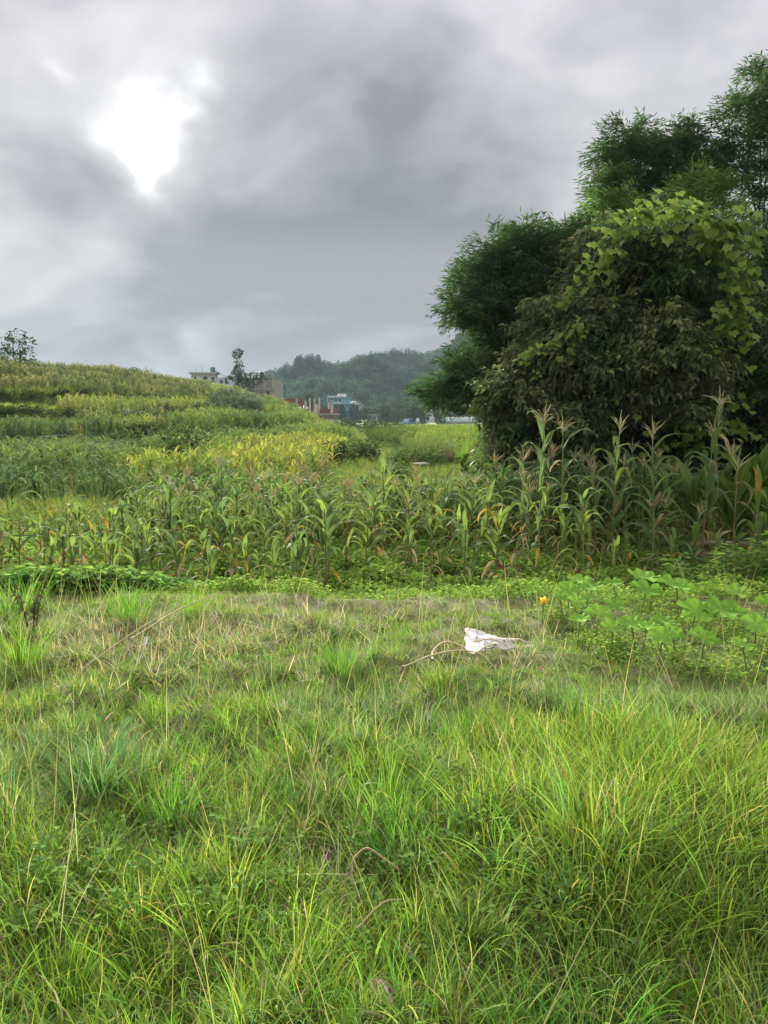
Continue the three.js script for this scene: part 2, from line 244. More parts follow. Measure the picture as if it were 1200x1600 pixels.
tree('hilltop_tree', 'dark tree cut by the left edge of the picture on the hill crest', -40.2, -78, [[-0.7, 2.6, 0, 0.7], [0, 2.1, 0, 0.8], [0.7, 1.3, 0, 0.8], [0.2, 0.6, 0, 1.0], [-1.2, 1.6, 0, 0.9], [1.2, 0.5, 0, 0.7]], { seed: 64, n: 900, leaf: 0.2, trunk: 0.08, scale: 1.3 });
tree('small_tree', 'small tree standing behind the unfinished columns', -17.6, -178, [[0, 4.5, 0, 0.8], [0.3, 3.6, 0, 0.9], [-0.3, 2.7, 0, 0.9], [0.2, 2, 0, 1.0], [1.6, 2.6, 0, 0.8], [1.5, 1.6, 0, 0.9]], { seed: 65, n: 500, leaf: 0.4 });
tree('village_tree', 'dark upright tree between the white house and the pale green house', -6.2, -262, [[0, 5.6, 0, 1.2], [0.7, 4.7, 0, 1.4], [-0.7, 4.2, 0, 1.5], [0, 3.2, 0, 1.8], [0.6, 2, 0, 1.7], [-0.5, 1.2, 0, 1.8]], { seed: 66, n: 600, leaf: 0.6, trunk: 0.25 });
[[0.2, 240, 6.4, 'leftmost dark round tree of the clump behind the blue truck'], [4.6, 248, 7.4, 'tallest dark round tree of the clump behind the blue truck'], [8.4, 236, 6.2, 'dark round tree directly behind the blue truck'], [12.2, 246, 5.6, 'dark tree at the end of the clump, to the right of the blue truck'], [19, 262, 5.2, 'low dark tree near the end of the pale greenhouse']].forEach(([x, d, h, label], k) => { const R = rngOf(70 + k); tree('round_tree', label, x, -d, clumpy(R, 10, h * 0.5, 0.9, h, h * 0.27), { seed: 80 + k, n: 900, leaf: 0.6, trunk: 0.25, group: 'dark trees behind the truck' }); });

// ---------------------------------------------------------------- buildings
const bx = (x0, y0, z0, x1, y1, z1) => { const g = new GB(); g.box(x0, y0, z0, x1, y1, z1); return g.build(); };
const stain = canvasTex(128, 128, (x, w, h) => { const im = x.createImageData(w, h); for (let j = 0; j < h; j++) for (let i = 0; i < w; i++) { const v = 222 + 40 * fbm2(i * 0.04, j * 0.06, 4) - (noise2(i * 0.22, j * 0.012) > 0.45 ? 28 : 0); im.data.set([v, v, v, 255], (j * w + i) * 4); } x.putImageData(im, 0, 0); });
stain.repeat.set(0.25, 0.25);
const paint = (c) => new THREE.MeshStandardMaterial({ color: rgb(...c), roughness: 0.9, map: stain });
const white = paint([0.88, 0.9, 0.92]), blueWall = paint([0.28, 0.6, 0.86]), paleBlue = paint([0.6, 0.76, 0.88]), concrete = paint([0.5, 0.48, 0.44]), mint = paint([0.5, 0.74, 0.7]), cream = paint([0.74, 0.72, 0.66]), brick = paint([0.32, 0.11, 0.07]), roofTin = paint([0.42, 0.48, 0.46]), mud = paint([0.3, 0.22, 0.14]);
const glassDark = new THREE.MeshPhysicalMaterial({ color: rgb(0.03, 0.035, 0.04), roughness: 0.15 });
// window with frame standing proud of a wall that faces +z
function win(parent, x, y, z, w, h, frame = cream) { const f = new GB(), t = 0.08; f.box(x - t, y - t, z, x + w + t, y, z + 0.06); f.box(x - t, y + h, z, x + w + t, y + h + t, z + 0.06); f.box(x - t, y, z, x, y + h, z + 0.06); f.box(x + w, y, z, x + w + t, y + h, z + 0.06); const m = part(parent, 'window', f.build(), frame); part(m, 'pane', bx(x, y, z + 0.005, x + w, y + h, z + 0.03), glassDark); return m; }
function tank(name, label, x, y, z, r, h, c) { const p = [[0, 0], [r * 0.96, 0], [r, 0.05]]; for (let k = 1; k < 6; k++) p.push([r * (k % 2 ? 1.03 : 0.99), h * 0.8 * k / 6]); p.push([r, h * 0.8], [r * 0.75, h * 0.93], [r * 0.3, h * 0.97], [r * 0.3, h], [0, h]); const m = lit(new THREE.Mesh(new THREE.LatheGeometry(p.map((q) => new THREE.Vector2(...q)), 18), solid(c, 0.55))); m.name = numbered(name); m.position.set(x, y, z); scene.add(m); tag(m, label, 'water tank'); return m; }
{ // white house on the crest
  const X = -39, Z = -170, Y = ground(X, Z) - 0.6, t = thing('white_house', 'pale white house with a flat roof slab half hidden behind the hill crest', 'house', [X, Y, Z], 0.12);
  part(t, 'wall', bx(-3.2, 0, -3, 2.0, 3.0, 2), white); part(t, 'roof', bx(-3.7, 3.0, -3.5, 2.4, 3.35, 2.6), cream); part(t, 'parapet', bx(-3.5, 3.35, -3.3, 2.2, 3.6, -3.1), white);
  win(t, -2.6, 1.3, 2, 0.4, 1.1); win(t, -0.6, 1.2, 2, 0.8, 1.2); win(t, 1.1, 1.3, 2, 0.5, 1.0);
  part(t, 'wing_wall', bx(2.05, 0, -2.5, 4.0, 2.2, 2.3), white);
  const r = new GB(); const a = r.v(1.7, 3.9, 2.8), b = r.v(4.8, 2.1, 2.8), c = r.v(4.8, 2.1, -3), d = r.v(1.7, 3.9, -3), e = r.v(1.7, 3.75, 2.8), f = r.v(4.8, 1.95, 2.8), h = r.v(4.8, 1.95, -3), i = r.v(1.7, 3.75, -3); r.quad(a, b, c, d); r.quad(e, i, h, f); r.quad(a, e, f, b); r.quad(d, c, h, i); r.quad(b, f, h, c); r.quad(a, d, i, e); part(t, 'lean_to_roof', r.build(), roofTin);
  win(t, 2.9, 0.9, 2.3, 0.6, 0.7);
  for (const x of [-2.6, -1.2]) part(t, 'pillar', bx(x, 3.36, -1, x + 0.1, 4.5, -0.9), concrete);
  const c0 = Math.cos(0.12), s0 = Math.sin(0.12); tank('water_tank', 'green plastic water tank on the white house roof', X + 1.2 * c0, Y + 3.35, Z - 1.2 * s0, 0.55, 1.3, [0.05, 0.26, 0.2]);
}
{ // grey unplastered building
  const X = -28.2, Z = -176, Y = ground(X, Z) - 1.3, t = thing('concrete_building', 'grey unplastered concrete block building at the end of the hill crest', 'building', [X, Y, Z], -0.3);
  part(t, 'wall', bx(-3.0, 0, -3, 4.2, 4.7, 2), concrete); part(t, 'roof', bx(-3.2, 4.72, -3.2, 4.35, 4.9, 2.15), concrete);
  part(t, 'side_wall', bx(-5.6, 0, -2.5, -3.05, 3.9, 1.5), white); part(t, 'balcony', bx(-5.9, 2.6, 1.55, -3.1, 2.8, 2.6), cream); part(t, 'railing', bx(-5.9, 2.82, 2.5, -3.1, 3.3, 2.58), paleBlue); part(t, 'side_roof', bx(-5.8, 3.92, -2.7, -3.1, 4.1, 2.2), cream);
  win(t, -4.8, 0.9, 1.5, 0.9, 1.2); win(t, -2.2, 3.2, 2, 0.6, 0.8); win(t, 2.4, 1.0, 2, 0.7, 0.9, concrete); for (const x of [-2.9, -0.6, 1.7, 3.9]) part(t, 'pillar', bx(x, 0, 2.001, x + 0.26, 4.7, 2.05), cream); part(t, 'floor_band', bx(-2.6, 2.35, 2.002, 3.9, 2.55, 2.045), cream);
  for (const x of [2.0, 3.9]) part(t, 'roof_rod', bx(x, 4.9, 1.8, x + 0.06, 6.0, 1.86), concrete); part(t, 'rail', bx(2.0, 5.7, 1.87, 3.96, 5.74, 1.91), concrete);
  tank('water_tank', 'black water tank on the grey concrete building', X + 0.2, Y + 4.9, Z - 0.3, 0.55, 1.5, [0.02, 0.018, 0.018]);
}
{ // unfinished frame
  const X = -14.6, Z = -160, Y = ground(X, Z) - 0.2, t = thing('unfinished_building', 'unfinished concrete frame with bare columns and low red brick walls', 'building', [X, Y, Z], -0.16);
  part(t, 'slab', bx(-3.8, 0.6, -6, 4.2, 0.95, 1), concrete); part(t, 'plinth', bx(-3.6, -1.2, -5.8, 4.0, 0.58, 0.8), mud);
  [[-3.6, 3.0, 0.4], [-2.6, 2.3, -3], [-1.8, 2.6, 0.4], [-2.2, 3.2, -5], [0.2, 3.0, 0.4], [1.0, 3.2, -0.6], [2.0, 2.3, -5], [2.9, 2.5, -4], [3.8, 2.7, 0.4], [-0.6, 2.1, -4.5]].forEach(([x, h, z]) => part(t, 'column', bx(x - 0.17, 0.96, z - 0.17, x + 0.17, 0.96 + h, z + 0.17), cream));
  part(t, 'brick_wall', bx(1.25, 0.96, 0.3, 3.6, 1.9, 0.52), brick); part(t, 'brick_wall', bx(-3.7, 0.96, -5.2, 3.8, 2.0, -5.0), brick); part(t, 'brick_wall', bx(-3.3, 0.96, -2, -2.9, 2.9, -1.8), brick);
  part(t, 'support_column', bx(0.9, -1.6, 1.05, 1.3, 0.9, 1.35), cream);
  const w = lit(new THREE.Mesh(bx(-0.9, -0.6, -0.2, 0.9, 1.9, 0.2), cream)); w.name = 'retaining_wall'; w.position.set(-10.2, ground(-10.2, -156), -156); w.rotation.y = -0.3; scene.add(w); tag(w, 'short white retaining wall below the blue building', 'wall');
  const b = lit(new THREE.Mesh(bx(-2.6, 0, -2, 2.6, 1.7, 0), brick)); b.name = 'brick_shed'; b.position.set(-20.4, ground(-20.4, -166), -166); scene.add(b); tag(b, 'low red brick wall at the left end of the bare columns', 'wall');
}
function storeys(t, x0, x1, z0, z1, n, h, wallM, slabM, wins) { for (let k = 0; k < n; k++) { part(t, 'wall', bx(x0, k * h, z0, x1, k * h + h - 0.22, z1), wallM); part(t, 'floor_slab', bx(x0 - 0.3, k * h + h - 0.2, z0 - 0.3, x1 + 0.9, k * h + h - 0.02, z1 + 1.0), slabM); for (const [x, w] of wins) win(t, x, k * h + 0.9, z1, w, 1.3); } }
{
  const X = -20.5, Z = -350, Y = ground(X, Z) - 0.5 + 2.2, t = thing('blue_building', 'three-storey sky blue building with white balcony slabs in the village', 'building', [X, Y, Z], -0.5);
  part(t, 'plinth', bx(-4, -6, -4, 4.4, -0.05, 3.4), cream); storeys(t, -3.6, 3.6, -4, 3, 3, 2.9, blueWall, white, [[-2.6, 1.1], [-0.4, 1.1], [1.8, 1.1]]);
  part(t, 'end_wall', bx(-4.6, 0, -3.6, -3.95, 8.9, 3.3), blueWall); for (let k = 0; k < 3; k++) part(t, 'balcony_rail', bx(-3.5, k * 2.9 + 2.9, 3.86, 4.3, k * 2.9 + 3.5, 3.94), white); part(t, 'stair_head', bx(-1, 8.72, -3, 2, 10.2, 0), white);
  const X2 = -14.2, t2 = thing('white_villa', 'two-storey white and pale blue villa next to the blue building', 'house', [X2, Y - 0.3, -356], -0.25);
  part(t2, 'plinth', bx(-4, -6, -4, 4.4, -0.05, 3.4), cream); storeys(t2, -3.6, 3.6, -4, 3, 2, 2.9, paleBlue, white, [[-2.8, 1.3], [0.2, 1.3], [2.0, 1.2]]); part(t2, 'parapet', bx(-3.5, 5.8, 2.6, 3.4, 6.5, 2.8), white); part(t2, 'stair_head', bx(-1.5, 5.8, -3, 1, 7.4, 0), white); part(t2, 'annex_wall', bx(3.9, -0.04, -3, 7.2, 2.3, 2), cream); part(t2, 'annex_roof', bx(3.85, 2.32, -3.3, 7.8, 2.6, 2.8), brick);
  const t3 = thing('small_house', 'small pale green house in front of the dark village trees', 'house', [-3.6, ground(-3.6, -270) + 0.6, -270], 0.3);
  part(t3, 'wall', bx(-1.1, -2, -1.5, 1.1, 2.6, 1.2), mint); part(t3, 'roof', bx(-1.6, 2.62, -1.9, 1.6, 2.95, 1.7), white); win(t3, -0.5, 1.2, 1.2, 0.8, 0.9);
  const t4 = thing('far_house', 'tiny white gabled house against the hill beside the dark tree edge', 'house', [20, ground(20, -330) + 1.5, -330], -0.4);
  part(t4, 'wall', bx(-1.6, -3, -1.5, 1.6, 2.8, 1.5), white); const rg = new GB(); const q = [[-2, 2.82, 1.8], [2, 2.82, 1.8], [0, 4.4, 1.8], [-2, 2.82, -1.8], [2, 2.82, -1.8], [0, 4.4, -1.8]].map((v) => rg.v(...v)); rg.tri(q[0], q[1], q[2]); rg.tri(q[4], q[3], q[5]); rg.quad(q[1], q[4], q[5], q[2]); rg.quad(q[3], q[0], q[2], q[5]); rg.quad(q[0], q[3], q[4], q[1]); part(t4, 'roof', rg.build(), roofTin);
}
{ // greenhouse tunnel: hoops under pale sheeting
  const X = 26.5, Z = -280, Y = ground(X, Z) + 0.9, t = thing('greenhouse', 'long low pale plastic greenhouse tunnel across the flat fields', 'greenhouse', [X, Y, Z], -0.06), g = new GB(); let prev;
  for (let k = 0; k <= 24; k++) { const x = -7 + 14 * k / 24, row = []; for (let a = 0; a <= 8; a++) { const th = Math.PI * a / 8, r = 1.9 + (k % 3 ? 0 : 0.07); row.push(g.v(x, Math.sin(th) * r * 0.85, Math.cos(th) * r)); } if (prev) for (let a = 0; a < 8; a++) g.quad(prev[a], row[a], row[a + 1], prev[a + 1]); prev = row; }
  part(t, 'cover', g.build(), foliage([0.62, 0.75, 0.72], { trans: 0.3, rough: 0.9, coat: 0.3 })); for (let k = 0; k <= 6; k++) part(t, 'post', bx(-7 + 14 * k / 6 - 0.05, -2, 1.9, -7 + 14 * k / 6 + 0.05, 0.4, 2.0), concrete);
  part(t, 'base_board', bx(-7, -2, 1.78, 7, 0, 1.86), roofTin); part(t, 'rear_board', bx(-7, -2, -1.86, 7, 0, -1.78), roofTin);
}
{ // truck seen from the front quarter above the maize
  const X = 5.7, Z = -188, Y = ground(X, Z) + 0.35, t = thing('truck', 'blue pickup truck with a pale windscreen standing beyond the maize', 'truck', [X, Y, Z], -0.5), blue = solid([0.04, 0.16, 0.36], 0.35);
  const sh = new THREE.Shape(); [[-1.1, 0.5], [-1.15, 1.0], [-0.75, 1.15], [-0.35, 1.95], [0.9, 2.0], [0.95, 0.5]].forEach(([x, y], k) => (k ? sh.lineTo(x, y) : sh.moveTo(x, y)));
  const cab = new THREE.ExtrudeGeometry(sh, { depth: 1.6, bevelEnabled: true, bevelSize: 0.06, bevelThickness: 0.06, bevelSegments: 2 }); cab.translate(0, 0, -0.8); cab.rotateY(Math.PI / 2); part(t, 'cab', cab, blue);
  const ws = new GB(); ws.quad(ws.v(-0.68, 1.2, 0.8), ws.v(0.68, 1.2, 0.8), ws.v(0.62, 1.88, 0.46), ws.v(-0.62, 1.88, 0.46)); part(t, 'windscreen', ws.build(), new THREE.MeshPhysicalMaterial({ color: rgb(0.35, 0.42, 0.48), roughness: 0.1, side: THREE.DoubleSide }));
  part(t, 'side_window', bx(0.865, 1.25, -0.55, 0.885, 1.8, 0.25), glassDark); part(t, 'bed', bx(-0.85, 0.55, -3.4, 0.85, 1.25, -1.02), blue); part(t, 'bumper', bx(-0.85, 0.42, 1.15, 0.85, 0.6, 1.27), white);
  for (const x of [-0.6, 0.45]) part(t, 'headlight', bx(x, 0.72, 1.2, x + 0.18, 0.88, 1.26), white);
  for (const [x, z] of [[-0.8, 0.7], [0.8, 0.7], [-0.8, -2.5], [0.8, -2.5]]) { const w = new THREE.TorusGeometry(0.26, 0.1, 8, 18); w.rotateY(Math.PI / 2); w.translate(x, 0.02, z); const tyre = part(t, 'wheel', w, solid([0.02, 0.02, 0.02], 0.9)); const r = new THREE.CylinderGeometry(0.17, 0.17, 0.12, 12); r.rotateZ(Math.PI / 2); r.translate(x, 0.02, z); part(tyre, 'rim', r, white); }
  // white cover over a post beside it
  const s = thing('white_cistern', 'small white cistern poking above the maize to the right of the truck', 'tank', [8.2, ground(8.2, -186), -186]); const lg = new THREE.LatheGeometry([[0, 1.2], [0.42, 1.2], [0.46, 1.3], [0.46, 1.95], [0.36, 2.15], [0.14, 2.22], [0.14, 2.35], [0, 2.35]].map((p) => new THREE.Vector2(...p)), 14); part(s, 'body', lg, white); part(s, 'stand', bx(-0.3, 0, -0.3, 0.3, 1.2, 0.3), concrete);
  const st = thing('concrete_stand', 'small grey slab on a dark stone block behind the tasselled maize', 'stand', [1.3, ground(1.3, -27), -27], 0.3); part(st, 'base', bx(-0.16, -0.1, -0.16, 0.16, 0.5, 0.16), solid([0.05, 0.05, 0.045], 0.9)); part(st, 'slab', bx(-0.24, 0.5, -0.24, 0.24, 0.55, 0.24), concrete);
  const wp = thing('white_bush', 'pale flowering bush with whitish tufts beside the track', 'bush', [-2.0, ground(-2.0, -95), -95]); part(wp, 'foliage', crownGeo(91, [[0, 0.9, 0, 0.9], [0.6, 0.6, 0, 0.8], [-0.6, 0.6, 0, 0.7]], 260, 0.3), treeMid); part(wp, 'flowers', crownGeo(92, [[-0.1, 1.1, 0.3, 0.9], [0.5, 0.8, 0.4, 0.6]], 120, 0.22), foliage([0.62, 0.6, 0.55], { vc: true })).userData.kind = 'stuff';
}
// ---------------------------------------------------------------- fields on the slope
function inPoly(x, y, p) { let c = false; for (let i = 0, j = p.length - 1; i < p.length; j = i++) if ((p[i][1] > y) !== (p[j][1] > y) && x < (p[j][0] - p[i][0]) * (y - p[i][1]) / (p[j][1] - p[i][1]) + p[i][0]) c = !c; return c; }
function fieldPlant(seed, h, o = {}) {
  const R = rngOf(seed), g = new GB(), n = o.n ?? 9;
  g.blade(0, 0, 0, R() * 6.28, 0.02, 0.08, h * 0.92, 0.035, 3, [0.9, 1, 0.8]); g.blade(0, 0, 0, R() * 6.28 + 1.5, 0.02, 0.08, h * 0.92, 0.035, 3, [0.9, 1, 0.8]);
  for (let k = 0; k < n; k++) { const t = (k + 0.6) / n, v = 0.75 + 0.5 * R(); g.strap(0, h * (0.12 + 0.72 * t), 0, k * 2.75 + R(), 0.35 + 0.4 * R(), 1.1 + 1.5 * R(), h * (0.34 + 0.22 * R()), h * 0.06, 5, { fold: 0.3, twist: 1.2 * (R() - 0.5), col: R() < (o.dry ?? 0.1) ? [1.55 * v, 1.2 * v, 2.4 * v] : [v, v, v * (0.8 + 0.3 * R())] }); }
  if (o.tassel) for (let k = 0; k < 7; k++) g.blade(0, h * 0.88, 0, k * 0.9 + R(), 0.1 + 0.5 * R(), 0.5 * R(), h * 0.2, 0.012, 3, [2.0, 1.5, 2.6]);
  return g.build();
}
const fieldMat = foliage([1, 1, 1], { vc: true, trans: 0.35 });
const kinds = { green: [0, 1, 2].map((k) => fieldPlant(100 + k, 1, { n: 9, dry: 0.06 })), tassel: [0, 1, 2].map((k) => fieldPlant(110 + k, 1, { n: 9, tassel: true, dry: 0.12 })), dry: [0, 1, 2].map((k) => fieldPlant(120 + k, 1, { n: 9, tassel: k === 1, dry: 0.35 })) };
function plantField(name, label, poly, perM2, kind, hgt, cols, seed, o = {}) {
  const R = rngOf(seed), lists = [[], [], []], x0 = Math.min(...poly.map((p) => p[0])), x1 = Math.max(...poly.map((p) => p[0])), d0 = Math.min(...poly.map((p) => p[1])), d1 = Math.max(...poly.map((p) => p[1])), n = Math.round((x1 - x0) * (d1 - d0) * perM2);
  for (let k = 0; k < n; k++) {
    const x = lerp(x0, x1, R()), d = lerp(d0, d1, R()); if (!inPoly(x + 0.7 * noise2(x * 0.4, d * 0.4), d + 1.2 * noise2(x * 0.3 + 7, d * 0.3), poly)) continue;
    const patch = noise2(x * 0.22 + seed, d * 0.14); if (patch < -0.55 + (o.bare ?? 0) && R() < 0.7) continue;
    const c = cols[Math.min(cols.length - 1, Math.floor(clamp(0.5 + 0.45 * patch + 0.5 * (R() - 0.5), 0, 0.999) * cols.length))], v = 0.8 + 0.4 * R(), s = hgt * (0.75 + 0.4 * R()) * (1 + 0.18 * patch);
    lists[Math.floor(R() * 3)].push([x, ground(x, -d) - 0.03, -d, R() * 6.28, s * (0.9 + 0.3 * R()), [c[0] * v, c[1] * v, c[2] * v], 0.2 * (R() - 0.5), 0.2 * (R() - 0.5), s]);
  }
  const root = new THREE.Group(); root.name = numbered(name); tag(root, label, 'maize', null, 'stuff'); scene.add(root);
  lists.forEach((l, k) => l.length && root.add(scatter('plants', kinds[kind][k], fieldMat, l)));
}
const FIELD = {
  A: [[-23, 34], [-15.6, 39.5], [-12.8, 41], [-8.6, 27], [-5.2, 16.2], [-6.4, 16], [-9.5, 16], [-14, 19], [-22, 30]], B: [[-5, 16.4], [-8.9, 28.8], [-7.8, 34.7], [-6.4, 42.3], [-2.7, 54.3], [-1.7, 34.9], [-2.3, 20.5], [-2.5, 16.6]], C: [[-12.5, 41.5], [-13.6, 54], [-12.9, 86], [-1.8, 55], [-6.5, 43.3], [-8, 35.6], [-9, 29.8]],
  Dk: [[-13.9, 60], [-19.2, 88], [-21, 120], [-13.2, 84]], E: [[-17.9, 44], [-22.1, 53], [-18.5, 79], [-14.1, 58], [-13.8, 45.5]], E2: [[-25, 40], [-20.1, 39.5], [-17.7, 42.6], [-22.1, 52.5], [-24.3, 49], [-30, 47]], F: [[-25.7, 51], [-34, 60], [-44, 80], [-36, 102], [-27, 118], [-20.6, 86], [-22.4, 60]], G: [[-22.6, 145], [-17.2, 150], [-9, 108], [-3.6, 71.3], [-2.1, 57.8], [-12.6, 88]], H: [[1.6, 33], [4.9, 31], [14, 52], [40, 150], [30, 168], [7.5, 150], [2.2, 110], [1.6, 70], [0.9, 45]],
};
plantField('maize_field', 'dark bluish green maize filling the lower left terrace', FIELD.A, 9, 'green', 0.95, [[0.1, 0.175, 0.062], [0.15, 0.237, 0.069], [0.213, 0.288, 0.075]], 201);
plantField('maize_field', 'yellowing ripe maize on the slope left of the track', FIELD.B, 9, 'dry', 0.95, [[0.15, 0.25, 0.05], [0.25, 0.34, 0.055], [0.36, 0.4, 0.06]], 202);
plantField('maize_field', 'band of green maize running along the slope above the yellow patch', FIELD.C, 5, 'green', 1.15, [[0.1, 0.175, 0.05], [0.163, 0.25, 0.062], [0.225, 0.3, 0.062]], 203);
plantField('maize_field', 'dark tasselled maize block near the middle of the slope', FIELD.Dk, 5, 'tassel', 1.5, [[0.075, 0.125, 0.05], [0.106, 0.156, 0.062]], 204);
plantField('maize_field', 'pale yellow green maize on the upper left terrace', FIELD.E, 5, 'dry', 0.9, [[0.17, 0.26, 0.055], [0.25, 0.33, 0.06], [0.32, 0.36, 0.065]], 205);
plantField('maize_field', 'olive maize with brown tassels along the hill crest', FIELD.F, 4, 'tassel', 1.15, [[0.106, 0.156, 0.056], [0.163, 0.213, 0.062], [0.225, 0.25, 0.069]], 206);
plantField('maize_field', 'green maize on the far shoulder of the slope below the unfinished building', FIELD.G, 2.6, 'green', 1.4, [[0.125, 0.213, 0.056], [0.188, 0.288, 0.062], [0.312, 0.35, 0.069]], 207);
plantField('maize_field', 'bright yellow green maize on the flat field in front of the truck', FIELD.H, 3.0, 'green', 1.02, [[0.16, 0.27, 0.045], [0.22, 0.33, 0.05], [0.3, 0.37, 0.055]], 208);

// ---------------------------------------------------------------- rough grass between the fields
function tuft(seed, n, r, L0, L1, w0, w1, o = {}) {
  const R = rngOf(seed), g = new GB();
  for (let k = 0; k < n; k++) {
    const a = R() * 6.283, q = r * Math.sqrt(R()), L = lerp(L0, L1, R()), v = 0.72 + 0.55 * R(), dry = R() < (o.dry ?? 0.1), col = dry ? [lerp(1.5, 2.5, R()), lerp(1.1, 1.45, R()), lerp(2.0, 3.8, R())].map((c) => c * v) : [v * (0.7 + 0.45 * R()), v, v * (0.7 + 0.6 * R())];
    g.blade(q * Math.cos(a), -0.02, q * Math.sin(a), a + (R() - 0.5) * 2.2, (o.lean ?? 0.15) * (0.2 + R()) + (o.spread ?? 1.2) * q, (o.arch ?? 1.2) * (0.25 + 1.1 * R()), L, lerp(w0, w1, R()), o.segs ?? 5, col, (R() - 0.5) * 1.6, 1.2 + R());
  }
  return g.build();
}
const grassMat = foliage([1, 1, 1], { vc: true, trans: 0.45 });
const midTufts = [0, 1, 2].map((k) => tuft(130 + k, 46, 0.16, 0.2, 0.5, 0.008, 0.014, { dry: 0.14, segs: 4 }));
{
  const R = rngOf(140), L = [[], [], []], all = Object.values(FIELD);
  for (let k = 0; k < 26000; k++) {
    const d = 12.5 * Math.exp(R() * 2.45), x = (R() * 2 - 1) * (0.56 * d + 3); if (all.some((p) => p !== FIELD.E2 && inPoly(x, d, p)) && R() < 0.85) continue; if (d > 110 && x < -40) continue;
    if (Math.abs(x - 0.1 + (d - 28) * 0.025) < 0.5 && d > 20 && d < 60 && R() < 0.8) continue;
    const n = noise2(x * 0.2, d * 0.1), bright = inPoly(x, d, FIELD.E2) ? 1 : 0, c = [lerp(0.14, 0.24, 0.5 + 0.5 * n) + 0.06 * bright, lerp(0.2, 0.29, 0.5 + 0.5 * n) + 0.07 * bright, 0.04], s = (0.7 + 0.7 * R()) * (1 + d / 45) * (bright ? 0.6 : 1);
    L[k % 3].push([x, ground(x, -d), -d, R() * 6.28, s, c, 0, 0, s * (0.55 + 0.4 * R()) / (1 + d / 140)]);
  }
  L.forEach((l, k) => stuff('rough_grass', ['rough green grass on the valley floor and terrace banks', 'yellowish grass tufts along the track and banks', 'longer grass fringes between the maize fields'][k], 'grass', midTufts[k], grassMat, l));
}
// ---------------------------------------------------------------- bushes of the middle distance
const bushLeaf = [0, 1, 2].map((k) => crownGeo(150 + k, clumpy(rngOf(155 + k), 11, 0.75, 0.15, 1.0, 0.38), 900, 0.15, { wide: 0.45, droop: 0.15 }));
const broom = [0, 1].map((k) => { const R = rngOf(160 + k), g = new GB(); for (let i = 0; i < 520; i++) { const a = R() * 6.28, q = 0.35 * Math.sqrt(R()), v = 0.7 + 0.6 * R(); g.blade(q * Math.cos(a), 0, q * Math.sin(a), a + (R() - 0.5), q * 1.4 + 0.15 * R(), 0.3 + 0.5 * R(), 0.7 + 0.7 * R(), 0.016, 4, [v, v, v * 0.9]); } return g.build(); });
const bushStem = (() => { const R = rngOf(165), g = new GB(); for (let k = 0; k < 6; k++) { const a = k * 1.05 + R(); g.tube([[0, -0.15, 0], [0.2 * Math.cos(a), 0.35, 0.2 * Math.sin(a)], [0.5 * Math.cos(a), 0.8, 0.5 * Math.sin(a)]], [0.02, 0.014, 0.006], 5); } return g.build(); })();
const bushMats = { dark: foliage([0.07, 0.11, 0.035], { vc: true }), green: foliage([0.12, 0.19, 0.045], { vc: true }), pale: foliage([0.17, 0.23, 0.075], { vc: true }), brown: foliage([0.16, 0.14, 0.075], { vc: true }) };
function bush(label, x, d, s, kind, mat, sy = 0.9) { const t = thing('bush', label, 'bush', [x, ground(x, -d), -d], x * 3 + d); t.scale.set(s, s * sy, s); part(t, 'stems', bushStem, bark); part(t, 'foliage', kind === 'leaf' ? bushLeaf[Math.abs(Math.round(x * 7 + d)) % 3] : broom[Math.abs(Math.round(d)) % 2], bushMats[mat]); return t; }
bush('dark leafy bush beside the lower end of the track', -0.75, 33, 1.1, 'leaf', 'dark'); bush('dark shrub at the corner of the yellow maize by the track', -1.9, 30, 1.2, 'leaf', 'dark', 0.8); bush('low dark shrub just right of the yellow maize edge', -1.4, 38, 1.0, 'leaf', 'green');
bush('soft green broom bush in the middle of the valley floor', 0.1, 52, 1.9, 'broom', 'green', 0.8); bush('second soft green bush farther up beside the track', -0.4, 62, 1.8, 'broom', 'green', 0.7); bush('dark bush below the pale flowering bush', 0.9, 74, 1.9, 'leaf', 'dark', 0.7);
bush('large hazy grey green bush in front of the flat maize field', 1.45, 34, 1.5, 'broom', 'pale', 0.85); bush('brownish feathery bush in front of the flat maize field', 2.3, 30, 1.15, 'broom', 'brown', 0.8); bush('green weedy bush behind the small grey slab', 1.6, 28.5, 1.1, 'leaf', 'green', 0.8); bush('leafy bush at the foot of the flat maize field', 3.7, 27, 1.2, 'leaf', 'green', 0.8);
bush('wide dark hedge bush below the retaining wall', -6.6, 120, 3.2, 'leaf', 'dark', 0.5); bush('dark hedge bush right of the retaining wall', -3.4, 126, 3.4, 'leaf', 'dark', 0.45); bush('dark bush inside the yellow maize patch', -7.5, 30, 1.5, 'leaf', 'dark', 0.75); bush('round bush at the upper edge of the yellow maize', -9.6, 35, 1.7, 'leaf', 'dark', 0.7); bush('bush on the bank between dark and green maize', -10.4, 38, 1.6, 'broom', 'green', 0.7); bush('small bush in the right half of the yellow maize', -6.0, 29, 1.1, 'broom', 'green', 0.75);
bush('bush low on the dark maize terrace', -8.4, 22, 0.9, 'broom', 'pale', 0.6); bush('dark bush under the yellow maize edge near the grass gap', -4.3, 17.2, 0.8, 'leaf', 'dark', 0.6); bush('small shrub on the skyline left of the white house', -36, 112, 1.7, 'leaf', 'dark', 0.8); bush('smaller dark shrub on the skyline nearer the white house', -36.5, 122, 1.6, 'leaf', 'dark', 0.6); bush('round pale shrub on the skyline above the crest maize', -32.8, 96, 1.5, 'leaf', 'green', 0.8);
